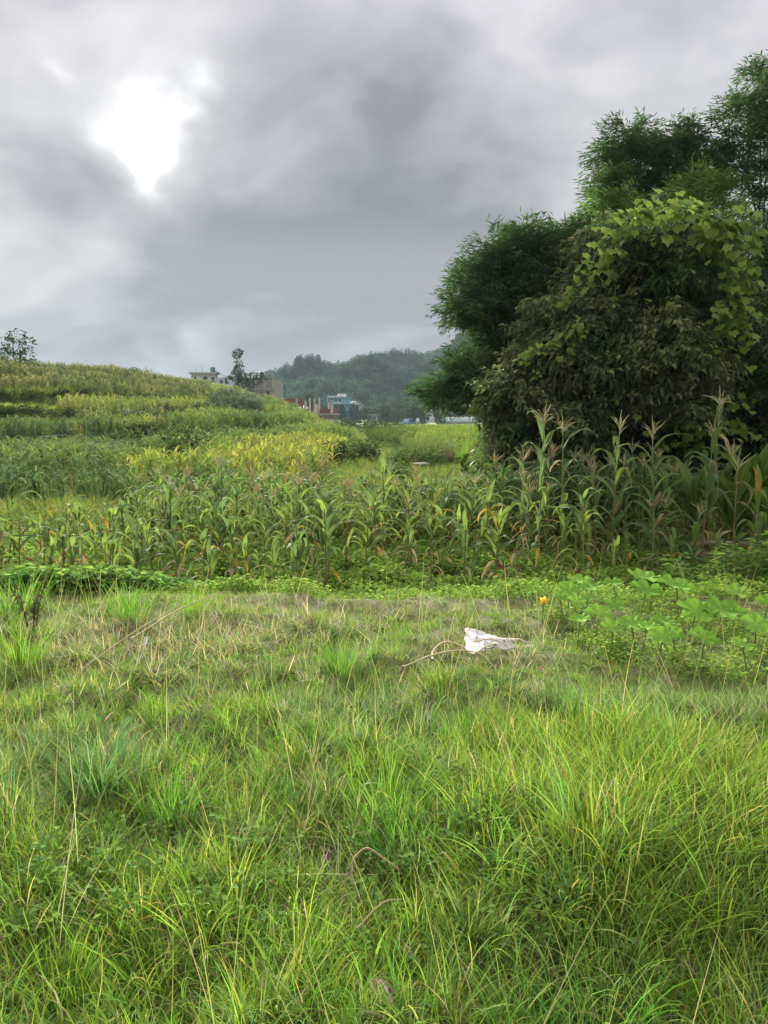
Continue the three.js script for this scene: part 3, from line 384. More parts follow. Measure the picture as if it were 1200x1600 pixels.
bush('rounded green bush left of the small grey slab', 0.75, 29, 1.0, 'leaf', 'green', 0.8); bush('tall pale broom bush behind the small grey slab', 1.9, 31.5, 1.3, 'broom', 'pale', 0.9); bush('weedy bush on the right side of the track farther up', 1.0, 43, 1.5, 'leaf', 'green', 0.75); bush('broom bush beside the flat maize field halfway up the gully', 1.3, 56, 1.9, 'broom', 'green', 0.8); bush('dark bush at the bend of the track', -0.9, 72, 1.9, 'leaf', 'dark', 0.7); bush('green bush low in the gully just behind the maize tassels', 0.35, 22.5, 0.8, 'leaf', 'green', 0.8);
{ // long dark banks of weeds under the terraces
  const R = rngOf(170), L = [], lines = [[[-26, 38.2], [-20, 38.4], [-15.6, 40.6], [-12.6, 42.4]], [[-27, 49.5], [-22.6, 57], [-21, 66], [-20.4, 84]], [[-9.2, 28], [-8.4, 35], [-6.6, 43.4], [-3.4, 55]], [[-13.4, 42.6], [-14.4, 56], [-19.2, 84]], [[-11, 40.5], [-8.6, 30], [-6.9, 23]], [[-3.4, 60], [-9, 82], [-12.8, 92]]];
  for (const pl of lines) { const c = new THREE.CatmullRomCurve3(pl.map(([x, d]) => new THREE.Vector3(x, 0, -d))), n = Math.round(c.getLength() * 5.5); for (let k = 0; k < n; k++) { const q = c.getPoint(R()), x = q.x + (R() - 0.5) * 0.9, z = q.z + (R() - 0.5) * 0.9; if (noise2(x * 0.25, z * 0.25) < -0.45) continue; const s = 0.5 + 0.55 * R(); L.push([x, ground(x, z) - 0.08, z, R() * 6.28, s, leafTone(R, 0.6, 1.2), 0, 0, s * 0.75]); } }
  for (let k = 0; k < 30000 && L.length < 1700; k++) { const d = lerp(24, 110, Math.pow(R(), 1.4)), x = valley(d) - R() * (0.5 * d), e = 0.12, gx = (ground(x + e, -d) - ground(x - e, -d)) / (2 * e), gz = (ground(x, -d + e) - ground(x, -d - e)) / (2 * e); if (Math.hypot(gx, gz) < 0.62) continue; const s = 0.4 + 0.45 * R(); L.push([x, ground(x, -d) - 0.08, -d, R() * 6.28, s, leafTone(R, 0.6, 1.2), 0, 0, s * 0.8]); }
  stuff('bank_weeds', 'dark tangled weeds growing along the terrace banks', 'weeds', crownGeo(171, [[0, 0.4, 0, 0.6], [0.5, 0.3, 0, 0.4], [-0.5, 0.3, 0.2, 0.45]], 150, 0.18, { wide: 0.4 }), bushMats.dark, L);
}
// ---------------------------------------------------------------- bamboo and trees on the right
// sprays of leaves on a short twig that runs along +z and droops
function spray(seed, n, twig, L, w, o = {}) {
  const R = rngOf(seed), g = new GB();
  g.blade(0, 0, 0, Math.PI / 2, 1.2, 0.5, twig, 0.008, 3, [1.2, 1, 0.8]);
  for (let k = 0; k < n; k++) {
    const t = 0.1 + 0.95 * (k + R()) / n, z = twig * t * 0.95, y = twig * (0.25 * t - 0.28 * t * t) + (R() - 0.5) * twig * (o.thick ?? 0.25), x = (R() - 0.5) * twig * (o.thick ?? 0.25), a = (R() - 0.5) * 2.6, v = 0.65 + 0.65 * R();
    g.leaf(x, y, z, Math.sin(a), (o.up ?? 0.1) - (o.droop ?? 0.6) * R(), Math.cos(a) * 0.9, L * (0.65 + 0.6 * R()), w * (0.8 + 0.4 * R()), 0.15, (R() - 0.5) * 2.4, [v * (0.85 + 0.3 * R()), v, v * (0.8 + 0.3 * R())]);
  }
  return g.build();
}
// spots on the outer shell of overlapping masses; some go deeper so that the inside stays closed
function shellSpots(blobs, n, seed, deep = 0.35) {
  const R = rngOf(seed), tot = blobs.reduce((s, b) => s + b[3] * b[4], 0), out = [];
  for (const b of blobs) { const m = Math.round(n * b[3] * b[4] / tot); for (let k = 0; k < m; k++) { const u = R() * 2 - 1, a = R() * 6.283, q = Math.sqrt(1 - u * u), d = [q * Math.cos(a), u, q * Math.sin(a)], bump = 1 + 0.35 * noise3(b[0] + d[0] * 1.6, b[1] + d[1] * 1.6, b[2] + d[2] * 1.6), r = (R() < deep ? 0.3 + 0.6 * R() : R() < 0.1 ? 1.1 + 0.45 * R() : 0.82 + 0.2 * R()) * bump; out.push([b[0] + d[0] * b[3] * r, b[1] + d[1] * b[4] * r, b[2] + d[2] * b[5] * r, d, b[6] ?? 0]); } }
  return out;
}
// each mass breaks up into smaller tufts on its surface
function lumpy(blobs, seed, n = 9, f = 0.36, size = 0.86, mottle = 0.3) { const R = rngOf(seed), out = []; for (const b0 of blobs) { const b = [...b0]; for (const q of [3, 4, 5]) b[q] *= size; out.push([b[0], b[1], b[2], b[3] * 0.6, b[4] * 0.6, b[5] * 0.6, b[6] ?? 0]); for (let k = 0; k < n; k++) { const u = 1 - 2 * (k + R()) / n, a = k * 2.4 + R(), q = Math.sqrt(Math.max(0, 1 - u * u)), s = f * (0.7 + 0.6 * R()); out.push([b[0] + q * Math.cos(a) * b[3] * 0.8, b[1] + u * b[4] * 0.8, b[2] + q * Math.sin(a) * b[5] * 0.8, b[3] * s, b[4] * s, b[5] * s, (b[6] ?? 0) + mottle * (R() - 0.5)]); } } return out; }
function leafMass(root, name, geos, mat, blobs, n, seed, o = {}) {
  const R = rngOf(seed + 1), lists = geos.map(() => []);
  shellSpots(lumpy(blobs, seed + 7, 9, 0.36, o.size ?? 0.86), n, seed, o.deep).forEach(([x, y, z, d, tone], k) => { const v = (o.lo ?? 0.75) + (o.range ?? 0.5) * R(), tn = 1 + tone, hue = 1 - (o.hue ?? 0) * Math.max(0, noise3(x * 0.9, y * 0.9, z * 0.9)); lists[k % geos.length].push([x - root.position.x, y - root.position.y, z - root.position.z, Math.atan2(d[0], d[2]) + (R() - 0.5) * 1.3, (o.s ?? 1) * (0.75 + 0.5 * R()), [v * tn * (1 + tone * 0.12) * hue, v * tn, v * (1 + tone * 0.3) * hue], -d[1] * (o.lift ?? 0.7) + 0.25 * (R() - 0.5), 0.6 * (R() - 0.5)]); });
  lists.forEach((l, k) => { const m = scatter(name, geos[k], mat, l); m.userData.kind = 'stuff'; root.add(m); });
}
const bambooSpray = [0, 1, 2].map((k) => spray(300 + k, 24, 0.36, 0.15, 0.028, { thick: 0.55, droop: 0.8, up: 0.25 }));
const bambooMat = foliage([0.085, 0.165, 0.055], { vc: true, trans: 0.35 }), culmMat = solid([0.1, 0.13, 0.045], 0.6);
function bamboo(label, foot, culms, blobs, n, seed, o = {}) {
  const y0 = ground(foot[0], foot[1]) - 0.1, t = thing('bamboo_clump', label, 'bamboo', [foot[0], y0, foot[1]], 0, 'bamboo thicket behind the maize'), R = rngOf(seed);
  for (const [tx, ty, tz] of culms) { const g = new GB(), pts = [], rad = [], bx0 = (R() - 0.5) * 0.9, bz0 = (R() - 0.5) * 0.9, dx = tx - foot[0] - bx0, dz = tz - foot[1] - bz0, H = ty - y0; for (let k = 0; k <= 14; k++) { const s = k / 14; pts.push([bx0 + dx * s * s, H * Math.sin(s * Math.PI / 2 * (0.75 + 0.25 * (1 - s))) / Math.sin(Math.PI / 2 * 0.75) * (s < 1 ? 1 : 1), bz0 + dz * s * s]); rad.push(lerp(0.04, 0.007, s) * (k % 2 ? 1 : 1.06)); } g.tube(pts, rad, 7); part(t, 'culm', g.build(), culmMat); }
  leafMass(t, 'foliage', bambooSpray, o.mat ?? bambooMat, blobs, n, seed, { s: o.s ?? 1, lift: 0.8, deep: o.deep ?? 0.35, lo: 0.7, range: 0.55 });
  return t;
}
const BL = [[2.7, 4.68, -16.5, 0.97, 0.83, 0.97], [2.1, 4.11, -16.2, 0.61, 0.55, 0.61], [1.65, 3.73, -15.8, 0.4, 0.3, 0.37], [3.47, 4.91, -17, 0.86, 0.72, 0.86], [2.99, 3.76, -16.5, 1.11, 0.83, 1.11], [4.1, 4.0, -17, 1.1, 1.1, 1.0], [1.86, 2.39, -16, 0.67, 0.61, 0.67], [1.19, 2.06, -15.8, 0.4, 0.29, 0.4], [2.75, 2.9, -16.6, 0.75, 0.9, 0.7], [4.28, 5.14, -17.5, 0.66, 0.66, 0.66], [3.0, 2.2, -16.8, 0.95, 0.9, 0.9], [4.2, 2.4, -17, 1.3, 1.4, 1.0], [3.0, 1.3, -16.6, 0.7, 0.8, 0.8]];
const BM = [[5.2, 7.4, -17.5, 0.5, 0.62, 0.53], [4.85, 6.4, -17.2, 0.41, 0.6, 0.41], [5.77, 7.47, -18, 0.52, 0.61, 0.52], [6.56, 7.68, -18, 0.52, 0.49, 0.52], [6.82, 6.98, -17.5, 0.71, 0.74, 0.71], [5.0, 5.75, -16.6, 0.6, 0.55, 0.6, 0.9], [6.35, 5.85, -16.2, 0.6, 0.5, 0.6, 1.0], [6.09, 5.17, -17, 1.15, 0.86, 1.15], [5.75, 6.6, -18, 0.55, 0.6, 0.6], [4.7, 5.0, -17, 0.6, 0.7, 0.6, 0.4], [6.6, 3.6, -17.4, 1.6, 1.6, 1.0], [5.2, 3.2, -17.4, 1.4, 1.6, 1.0]];
const BR = [[7.95, 8.2, -17, 0.6, 0.7, 0.72], [8.15, 7.66, -17, 0.95, 0.8, 1.07], [7.63, 7.25, -17.3, 0.48, 0.7, 0.51], [8.9, 8.6, -17.5, 0.9, 0.85, 1.03], [8.33, 6.51, -17.5, 0.95, 0.8, 1.03], [8.04, 5.04, -17, 0.86, 1.0, 0.86], [8.91, 4.37, -17, 1.0, 2.15, 1.0], [10, 7, -17.5, 1.3, 1.8, 1.2], [7.6, 3.4, -17, 1.1, 1.7, 1.0], [9.6, 2.6, -17, 1.6, 1.8, 1.2]];
bamboo('dark bamboo arching over to the left with a drooping tip above the flat field', [3.4, -17], BL.slice(0, 9).map((b) => b.slice(0, 3)), BL, 6800, 310);
bamboo('tall bamboo with bright green tufts rising behind the vine-covered tree', [5.8, -17.6], BM.slice(0, 9).map((b) => b.slice(0, 3)), BM, 4100, 320);
bamboo('tallest airy bamboo against the sky at the upper right corner', [8.4, -17.4], BR.slice(0, 8).map((b) => b.slice(0, 3)), BR, 2900, 330, { deep: 0.2 });

// broad-leaved tree with dull drooping leaves
const dullSpray = [0, 1, 2].map((k) => spray(340 + k, 13, 0.34, 0.13, 0.05, { thick: 0.5, droop: 1.5, up: 0.25 }));
const dullMat = foliage([0.16, 0.19, 0.085], { vc: true, trans: 0.38, coat: 0.3, coatRough: 0.5 });
const limb = solid([0.1, 0.085, 0.07], 0.95);
function broadTree(name, label, foot, blobs, n, seed, mat, geos, o = {}) {
  const y0 = ground(foot[0], foot[1]) - 0.1, t = thing(name, label, o.cat ?? 'tree', [foot[0], y0, foot[1]]), g = new GB();
  g.tube([[0, 0, 0], [0.05, 0.8, 0], [0, 1.6, 0.05], [0.1, 2.6, 0]], [0.14, 0.11, 0.1, 0.06], 9);
  part(t, 'trunk', g.build(), limb);
  for (const b of blobs) { const q = new GB(), e = [b[0] - foot[0], b[1] - y0, b[2] - foot[1]], h = Math.min(2.2, e[1] * 0.45); q.tube([[0.02, h, 0], [e[0] * 0.45, lerp(h, e[1], 0.55) + 0.15, e[2] * 0.45], e, [e[0] * 1.15, e[1] + b[4] * 0.5, e[2]]], [0.06, 0.035, 0.018, 0.005], 6); part(t, 'branch', q.build(), limb); }
  leafMass(t, 'foliage', geos, mat, blobs, n, seed, { s: o.s ?? 1, lift: 0.5, deep: 0.4, lo: 0.5, range: 1.0, hue: 0.55, size: 0.96 });
  return t;
}
const DULL = [[4.58, 3.99, -14, 1.2, 1.0, 1.1], [5.32, 4.3, -14.2, 0.85, 0.7, 0.9], [4.12, 4.15, -14, 0.68, 0.7, 0.7], [5.64, 3.44, -14, 0.68, 0.94, 0.7], [3.42, 3.07, -13.8, 0.78, 0.66, 0.8], [4.25, 2.6, -13.5, 1.2, 0.8, 1.1], [2.83, 2.3, -13.6, 0.62, 0.6, 0.65], [2.35, 1.94, -13.8, 0.5, 0.5, 0.55], [5.09, 2.2, -13.6, 0.95, 0.7, 1.0], [3.23, 1.5, -13.8, 0.95, 0.55, 1.0], [2.5, 1.1, -13.9, 0.5, 0.5, 0.5]];
broadTree('vine_covered_tree', 'broad tree with dull brownish green drooping leaves under the climbing vine', [4.4, -14.2], DULL, 7500, 350, dullMat, dullSpray);
broadTree('edge_tree', 'dull-leaved shrub tree cut by the right edge of the picture', [7.5, -14.2], [[7.3, 2.6, -14, 0.7, 0.8, 0.7], [7.8, 3.4, -14.2, 0.7, 0.7, 0.7], [6.9, 1.7, -14.2, 0.5, 0.6, 0.6], [8.2, 1.8, -14, 0.9, 0.9, 0.8]], 900, 360, dullMat, dullSpray);
const scrubMat = foliage([0.1, 0.17, 0.05], { vc: true, trans: 0.3 }), scrubSpray = [0, 1].map((k) => spray(370 + k, 16, 0.4, 0.11, 0.06, { thick: 0.6, droop: 0.9, up: 0.2 }));
broadTree('undergrowth_shrub', 'shaded shrub under the vine-covered tree', [4.0, -14.9], [[3.4, 0.6, -14.7, 1.2, 1.0, 0.6], [4.6, 0.9, -14.9, 1.2, 1.2, 0.6], [2.5, 0.3, -14.6, 0.8, 0.7, 0.6], [5.3, 1.2, -15, 0.8, 1.0, 0.6]], 1500, 372, scrubMat, scrubSpray, { cat: 'shrub' });
broadTree('undergrowth_shrub', 'shaded shrub behind the tallest tasselled maize', [6.9, -15.4], [[6.2, 0.9, -15.2, 1.0, 1.3, 0.7], [7.3, 1.2, -15.4, 1.2, 1.6, 0.7], [8.6, 1.0, -15.4, 1.2, 1.4, 0.7], [6.4, 2.4, -15.4, 0.9, 0.9, 0.6]], 1700, 374, scrubMat, scrubSpray, { cat: 'shrub' });

// bare canes and twigs that stick out of the bamboo
{ const R = rngOf(376); [[8.3, -16.2, 8.6, 5.6], [8.7, -16.3, 8.9, 5.3]].forEach(([x, z, tx, ty], k) => { const y0 = ground(x, z), t = thing('bare_branch', ['bare pale branch showing through the gap at the upper right', 'second bare branch beside it near the right edge'][k], 'branch', [x, y0, z]), g = new GB(); g.tube([[0, -0.1, 0], [0.1, 2.4, 0], [tx - x, ty - y0, 0.1]], [0.03, 0.022, 0.006], 6); for (let j = 0; j < 6; j++) { const h = lerp(2.6, ty - y0 - 0.3, R()), f = (h - 2.4) / (ty - y0 - 2.4), bx0 = lerp(0.1, tx - x, f), s = R() < 0.5 ? -1 : 1; g.tube([[bx0, h, 0.05], [bx0 + s * 0.25, h + 0.25, 0.1], [bx0 + s * 0.4, h + 0.55, 0.1]], [0.01, 0.006, 0.003], 5); } part(t, 'stem', g.build(), limb); }); }
// climbing vine with large heart-shaped leaves, each leaf a part
const heart = [0, 1, 2].map((k) => { const g = new GB(), R = rngOf(380 + k), half = [[0, 1], [0.2, 0.72], [0.36, 0.6], [0.6, 0.62], [0.5, 0.34], [0.56, 0.08], [0.4, -0.18], [0.2, -0.24], [0, -0.06]], out = [...half, ...half.slice(1, -1).reverse().map(([x, z]) => [-x, z])], c = g.v(0, 0, 0.28, 0.5, 0.5), rim = out.map(([x, z]) => g.v(x * (0.92 + 0.16 * R()), -0.16 * z * z + 0.12 * Math.abs(x) - 0.05 * R(), z * (0.94 + 0.12 * R()))); for (let i = 0; i < rim.length; i++) g.tri(c, rim[i], rim[(i + 1) % rim.length]); return g.build(); });
const vineMats = [[0.2, 0.3, 0.045], [0.16, 0.26, 0.04], [0.26, 0.34, 0.065]].map((c) => foliage(c, { trans: 0.4, coat: 0.25 }));
function vine(label, pts, n, spread, size, mats, seed) {
  const p0 = pts[0], t = thing('climbing_vine', label, 'vine', p0), R = rngOf(seed), curve = new THREE.CatmullRomCurve3(pts.map((p) => new THREE.Vector3(p[0] - p0[0], p[1] - p0[1], p[2] - p0[2]))), g = new GB();
  g.tube(curve.getPoints(pts.length * 5).map((v) => v.toArray()), 0.012, 5); part(t, 'stem', g.build(), solid([0.1, 0.14, 0.04], 0.8));
  for (let k = 0; k < n; k++) { const q = curve.getPoint(clamp((k + R()) / n, 0, 1)), m = part(t, 'leaf', heart[k % 3], mats[Math.floor(R() * mats.length)]), s = size * (0.6 + 0.7 * R()); m.position.set(q.x + (R() - 0.5) * spread, q.y + (R() - 0.72) * spread * (R() < 0.2 ? 1.9 : 1.0), q.z + (R() - 0.3) * spread * 0.8); m.rotation.set(0.35 + 0.8 * R(), (R() - 0.5) * 2.6, (R() - 0.5) * 0.8, 'YXZ'); m.scale.setScalar(s); }
}
const vz = -12.62;
vine('thin vine strand trailing down the left face of the dull-leaved tree', [[3.75, 4.5, vz], [3.72, 4.1, -12.9], [3.8, 3.7, -12.85], [3.74, 3.3, -12.8]], 26, 0.12, 0.1, vineMats, 395);
vine('vine strand trailing along the left shoulder of the dull-leaved tree', [[3.4, 4.05, vz], [3.1, 3.7, -12.95], [2.9, 3.4, -12.95]], 22, 0.16, 0.11, vineMats, 396);
vine('bright green large-leaved vine draped over the top of the dull-leaved tree', [[3.35, 4.0, -12.75], [3.5, 4.35, vz], [3.72, 4.6, vz], [3.98, 4.78, vz], [4.25, 4.88, vz], [4.55, 4.92, vz], [4.85, 4.88, vz], [5.1, 4.78, vz], [5.3, 4.62, -12.7]], 230, 0.44, 0.13, vineMats, 390);
vine('bright green vine curtain hanging down the right side of the tree', [[5.2, 4.5, -12.7], [5.45, 4.75, -12.65], [5.7, 4.78, -12.6], [5.72, 4.45, -12.55], [5.63, 4.2, -12.55], [5.7, 3.9, -12.55], [5.67, 3.6, -12.55], [5.5, 3.42, -12.55], [5.66, 3.2, -12.55], [5.73, 2.9, -12.55]], 280, 0.5, 0.135, vineMats, 391);
vine('short bright vine straggling across the lower left of the dull-leaved tree', [[2.2, 2.55, -12.65], [2.5, 2.7, -12.65], [2.85, 2.85, -12.65], [3.1, 2.98, -12.65], [3.25, 3.15, -12.65]], 60, 0.2, 0.11, vineMats, 392);
vine('vine leaves hanging in the shade at the middle of the tree', [[4.0, 3.5, -13.3], [4.3, 3.3, -13.2], [4.7, 3.4, -13.2], [5.1, 3.3, -13.2], [5.4, 3.4, -13.2]], 40, 0.9, 0.12, vineMats, 393);
vine('shaded vine leaves low down behind the tall tasselled maize', [[4.6, 1.4, -13.3], [5.0, 1.6, -13.4], [5.5, 1.5, -13.5], [5.9, 1.8, -13.6], [6.2, 1.3, -13.6]], 110, 1.0, 0.13, vineMats, 394);
// ---------------------------------------------------------------- maize in the near field: every plant a thing, every leaf a part
const maizeSkin = canvasTex(64, 256, (x, w, h) => { const R = rngOf(400), im = x.createImageData(w, h), st = []; for (let i = 0; i < w; i++) st.push(0.86 + 0.14 * R()); for (let j = 0; j < h; j++) for (let i = 0; i < w; i++) { const m = Math.exp(-Math.pow((i - w / 2 + 0.5) / 3, 2)), v = 255 * clamp(0.9 * st[i] + 0.08 * fbm2(i * 0.05, j * 0.06, 3) + 0.2 * m, 0, 1); im.data.set([v, v, v * (1 + 0.0 * m), 255], (j * w + i) * 4); } x.putImageData(im, 0, 0); });
const drySkin = canvasTex(64, 256, (x, w, h) => { const im = x.createImageData(w, h); for (let j = 0; j < h; j++) for (let i = 0; i < w; i++) { const n = fbm2(i * 0.06, j * 0.02, 4), v = 226 + 80 * n; im.data.set([v, v * (0.96 + 0.08 * n), v * (0.9 + 0.2 * n), 255].map((c, q) => q < 3 ? clamp(c, 60, 255) : c), (j * w + i) * 4); } x.putImageData(im, 0, 0); });
const mz = { deep: foliage([0.18, 0.29, 0.09], { map: maizeSkin, trans: 0.45, coat: 0.7, coatRough: 0.8 }), mid: foliage([0.24, 0.36, 0.08], { map: maizeSkin, trans: 0.48, coat: 0.6, coatRough: 0.8 }), lime: foliage([0.31, 0.44, 0.08], { map: maizeSkin, trans: 0.5, coat: 0.4, coatRough: 0.8 }), ochre: foliage([0.6, 0.46, 0.1], { map: drySkin, trans: 0.4 }), straw: foliage([0.52, 0.46, 0.27], { map: drySkin, trans: 0.3 }), purple: foliage([0.26, 0.12, 0.1], { map: drySkin, trans: 0.3 }) };
const stalkGreen = solid([0.27, 0.32, 0.1], 0.6, { map: maizeSkin }), stalkRed = solid([0.3, 0.24, 0.11], 0.7, { map: drySkin }), stalkDry = solid([0.36, 0.27, 0.13], 0.85, { map: drySkin }), tasselMat = foliage([0.6, 0.54, 0.29], { trans: 0.25 }), tasselPale = foliage([0.68, 0.65, 0.4], { trans: 0.25 }), huskMat = foliage([0.26, 0.32, 0.09], { map: maizeSkin, trans: 0.2 }), huskDry = foliage([0.5, 0.36, 0.2], { map: drySkin, trans: 0.2 }), silkMat = solid([0.1, 0.045, 0.025], 0.9);
function maize(seed, h, o = {}) {
  const R = rngOf(seed), root = new THREE.Group(), lean = (R() - 0.5) * 0.12, la = R() * 6.28, at = (t) => [Math.cos(la) * lean * h * t * t, h * t, Math.sin(la) * lean * h * t * t], top = o.tassel ? 0.86 : 0.8;
  { const g = new GB(), pts = [], rad = []; for (let k = 0; k <= 16; k++) { const t = k / 16 * top; pts.push(at(t)); rad.push(lerp(0.0135, 0.005, k / 16) * (k % 2 ? 1 : 1.14)); } pts[0][1] = -0.08; g.tube(pts, rad, 7); part(root, 'stalk', g.build(), o.dry > 0.6 ? stalkDry : R() < 0.35 ? stalkRed : stalkGreen); }
  const n = o.n ?? 11, a0 = R() * 6.28;
  for (let k = 0; k < n; k++) {
    const t = (k + 0.5) / n, f = 0.1 + (top - 0.14) * t, p = at(f), az = a0 + k * Math.PI + (R() - 0.5) * 1.3, low = t < (o.lowTo ?? 0.32), dead = R() < (low ? 0.75 : 0.06) + (o.dry ?? 0) * 0.9, g = new GB(), young = !o.tassel && t > 0.82;
    const L = (o.leaf ?? 0.62) * (low ? 0.75 : young ? 0.7 : 1) * (0.7 + 0.55 * R()) * (dead ? 0.75 : 1), w = (0.062 + 0.025 * R()) * (dead ? 0.62 : 1) * Math.min(1, (o.leaf ?? 0.62) / 0.5);
    const th0 = dead ? 0.5 + 0.5 * R() : young ? 0.12 + 0.25 * R() : 0.3 + 0.35 * R(), th1 = dead ? 2.75 + 0.35 * R() - th0 : young ? 0.7 + 1.1 * R() : 1.6 + 1.1 * R();
    g.strap(p[0], p[1], p[2], az, th0, th1, L, w, 11, { fold: dead ? 0.7 : 0.32, wave: dead ? 0.12 : 0.06 + 0.06 * R(), twist: (R() - 0.5) * (dead ? 3.5 : 1.6), ph: R() * 6, pw: dead ? 0.38 : 1.1 + 0.7 * R(), swing: (R() - 0.5) * 0.9, kink: R() < 0.22 ? 0.7 : 0, base: 0.4, peak: 0.4 });
    const u = R(); part(root, 'leaf', g.build(), dead ? (u < 0.85 ? mz.straw : u < 0.96 ? mz.ochre : mz.purple) : u < (o.deep ?? 0.5) ? mz.deep : u < 0.86 ? mz.mid : mz.lime);
  }
  if (o.tassel) { const g = new GB(), p = at(top); g.tube([at(top - 0.02), [p[0], p[1] + 0.16, p[2]]], [0.004, 0.002], 5); const b = 9 + Math.floor(R() * 6); for (let k = 0; k < b; k++) { const a = k * 2.4 + R(), y = p[1] + 0.02 + 0.09 * R(), th = 0.25 + 0.5 * R(), L = 0.14 + 0.12 * R(); let x = p[0], yy = y, z = p[2]; const pts = []; for (let q = 0; q <= 5; q++) { pts.push([x, yy, z]); const aa = th + (o.droopT ?? 1.1) * R() * (q / 5); x += Math.sin(aa) * Math.cos(a) * L / 5; yy += Math.cos(aa) * L / 5; z += Math.sin(aa) * Math.sin(a) * L / 5; } g.tube(pts, [0.003, 0.0042, 0.0045, 0.0042, 0.0035, 0.0015], 5); } g.tube([[p[0], p[1] + 0.1, p[2]], [p[0] + 0.01, p[1] + 0.22, p[2]], [p[0] + 0.03, p[1] + 0.34, p[2] + 0.01]], [0.004, 0.005, 0.002], 5); part(root, 'tassel', g.build(), R() < 0.5 ? tasselMat : tasselPale); }
  if (o.ear) { const p = at(0.36 + 0.12 * R()), a = R() * 6.28, g = new GB(), d = [Math.cos(a) * 0.35, 0.94, Math.sin(a) * 0.35], E = (s) => [p[0] + d[0] * s + Math.cos(a) * 0.015, p[1] + d[1] * s, p[2] + d[2] * s + Math.sin(a) * 0.015]; g.tube([E(0), E(0.03), E(0.08), E(0.13), E(0.18), E(0.215)], [0.01, 0.022, 0.029, 0.027, 0.017, 0.006], 9); const ear = part(root, 'ear', g.build(), R() < 0.4 ? huskDry : huskMat); const s = new GB(); for (let k = 0; k < 10; k++) s.blade(...E(0.205), R() * 6.28, 0.3 + R(), 1.6, 0.05, 0.004, 3); part(ear, 'silk', s.build(), silkMat); }
  return root;
}
const proto = {
  short: [0, 1, 2, 3, 4, 5].map((k) => maize(410 + k, 1.12, { n: 12, leaf: 0.54, ear: k % 2 === 0, deep: 0.55 })),
  tasselled: [0, 1, 2, 3].map((k) => maize(420 + k, 1.3, { n: 13, leaf: 0.56, tassel: true, ear: k % 2 === 0, deep: 0.6 })),
  tall: [0, 1, 2, 3, 4].map((k) => maize(430 + k, 1.75, { n: 15, leaf: 0.7, tassel: k % 2 === 0, ear: true, deep: 0.42, dry: 0.08, lowTo: 0.45 })),
  dry: [0, 1, 2].map((k) => maize(440 + k, 1.0, { n: 8, leaf: 0.42, dry: 0.55, ear: k === 1, deep: 0.2 })),
  lime: [0, 1].map((k) => maize(450 + k, 1.2, { n: 11, leaf: 0.54, deep: 0.05 })),
};
let maizeCount = 0; const mixR = rngOf(459);
function maizePlant(src, x, z, s, turn, label, group, tilt = 0) { const g = src.clone(); g.name = numbered('maize_plant'); g.position.set(x, ground(x, z), z); g.rotation.set(tilt * Math.cos(turn * 3), turn, tilt * Math.sin(turn * 3)); g.scale.setScalar(s); g.userData = {}; scene.add(g); if (group) for (const m of [...g.children]) if (m.name === 'leaf') { const u = mixR(); if (u < 0.15) { g.remove(m); continue; } if ([mz.deep, mz.mid, mz.lime].includes(m.material)) { const w = mixR(); m.material = w < 0.2 ? mz.deep : w < 0.54 ? mz.mid : w < 0.975 ? mz.lime : mz.ochre; } } tag(g, label, 'maize', group); maizeCount++; return g; }
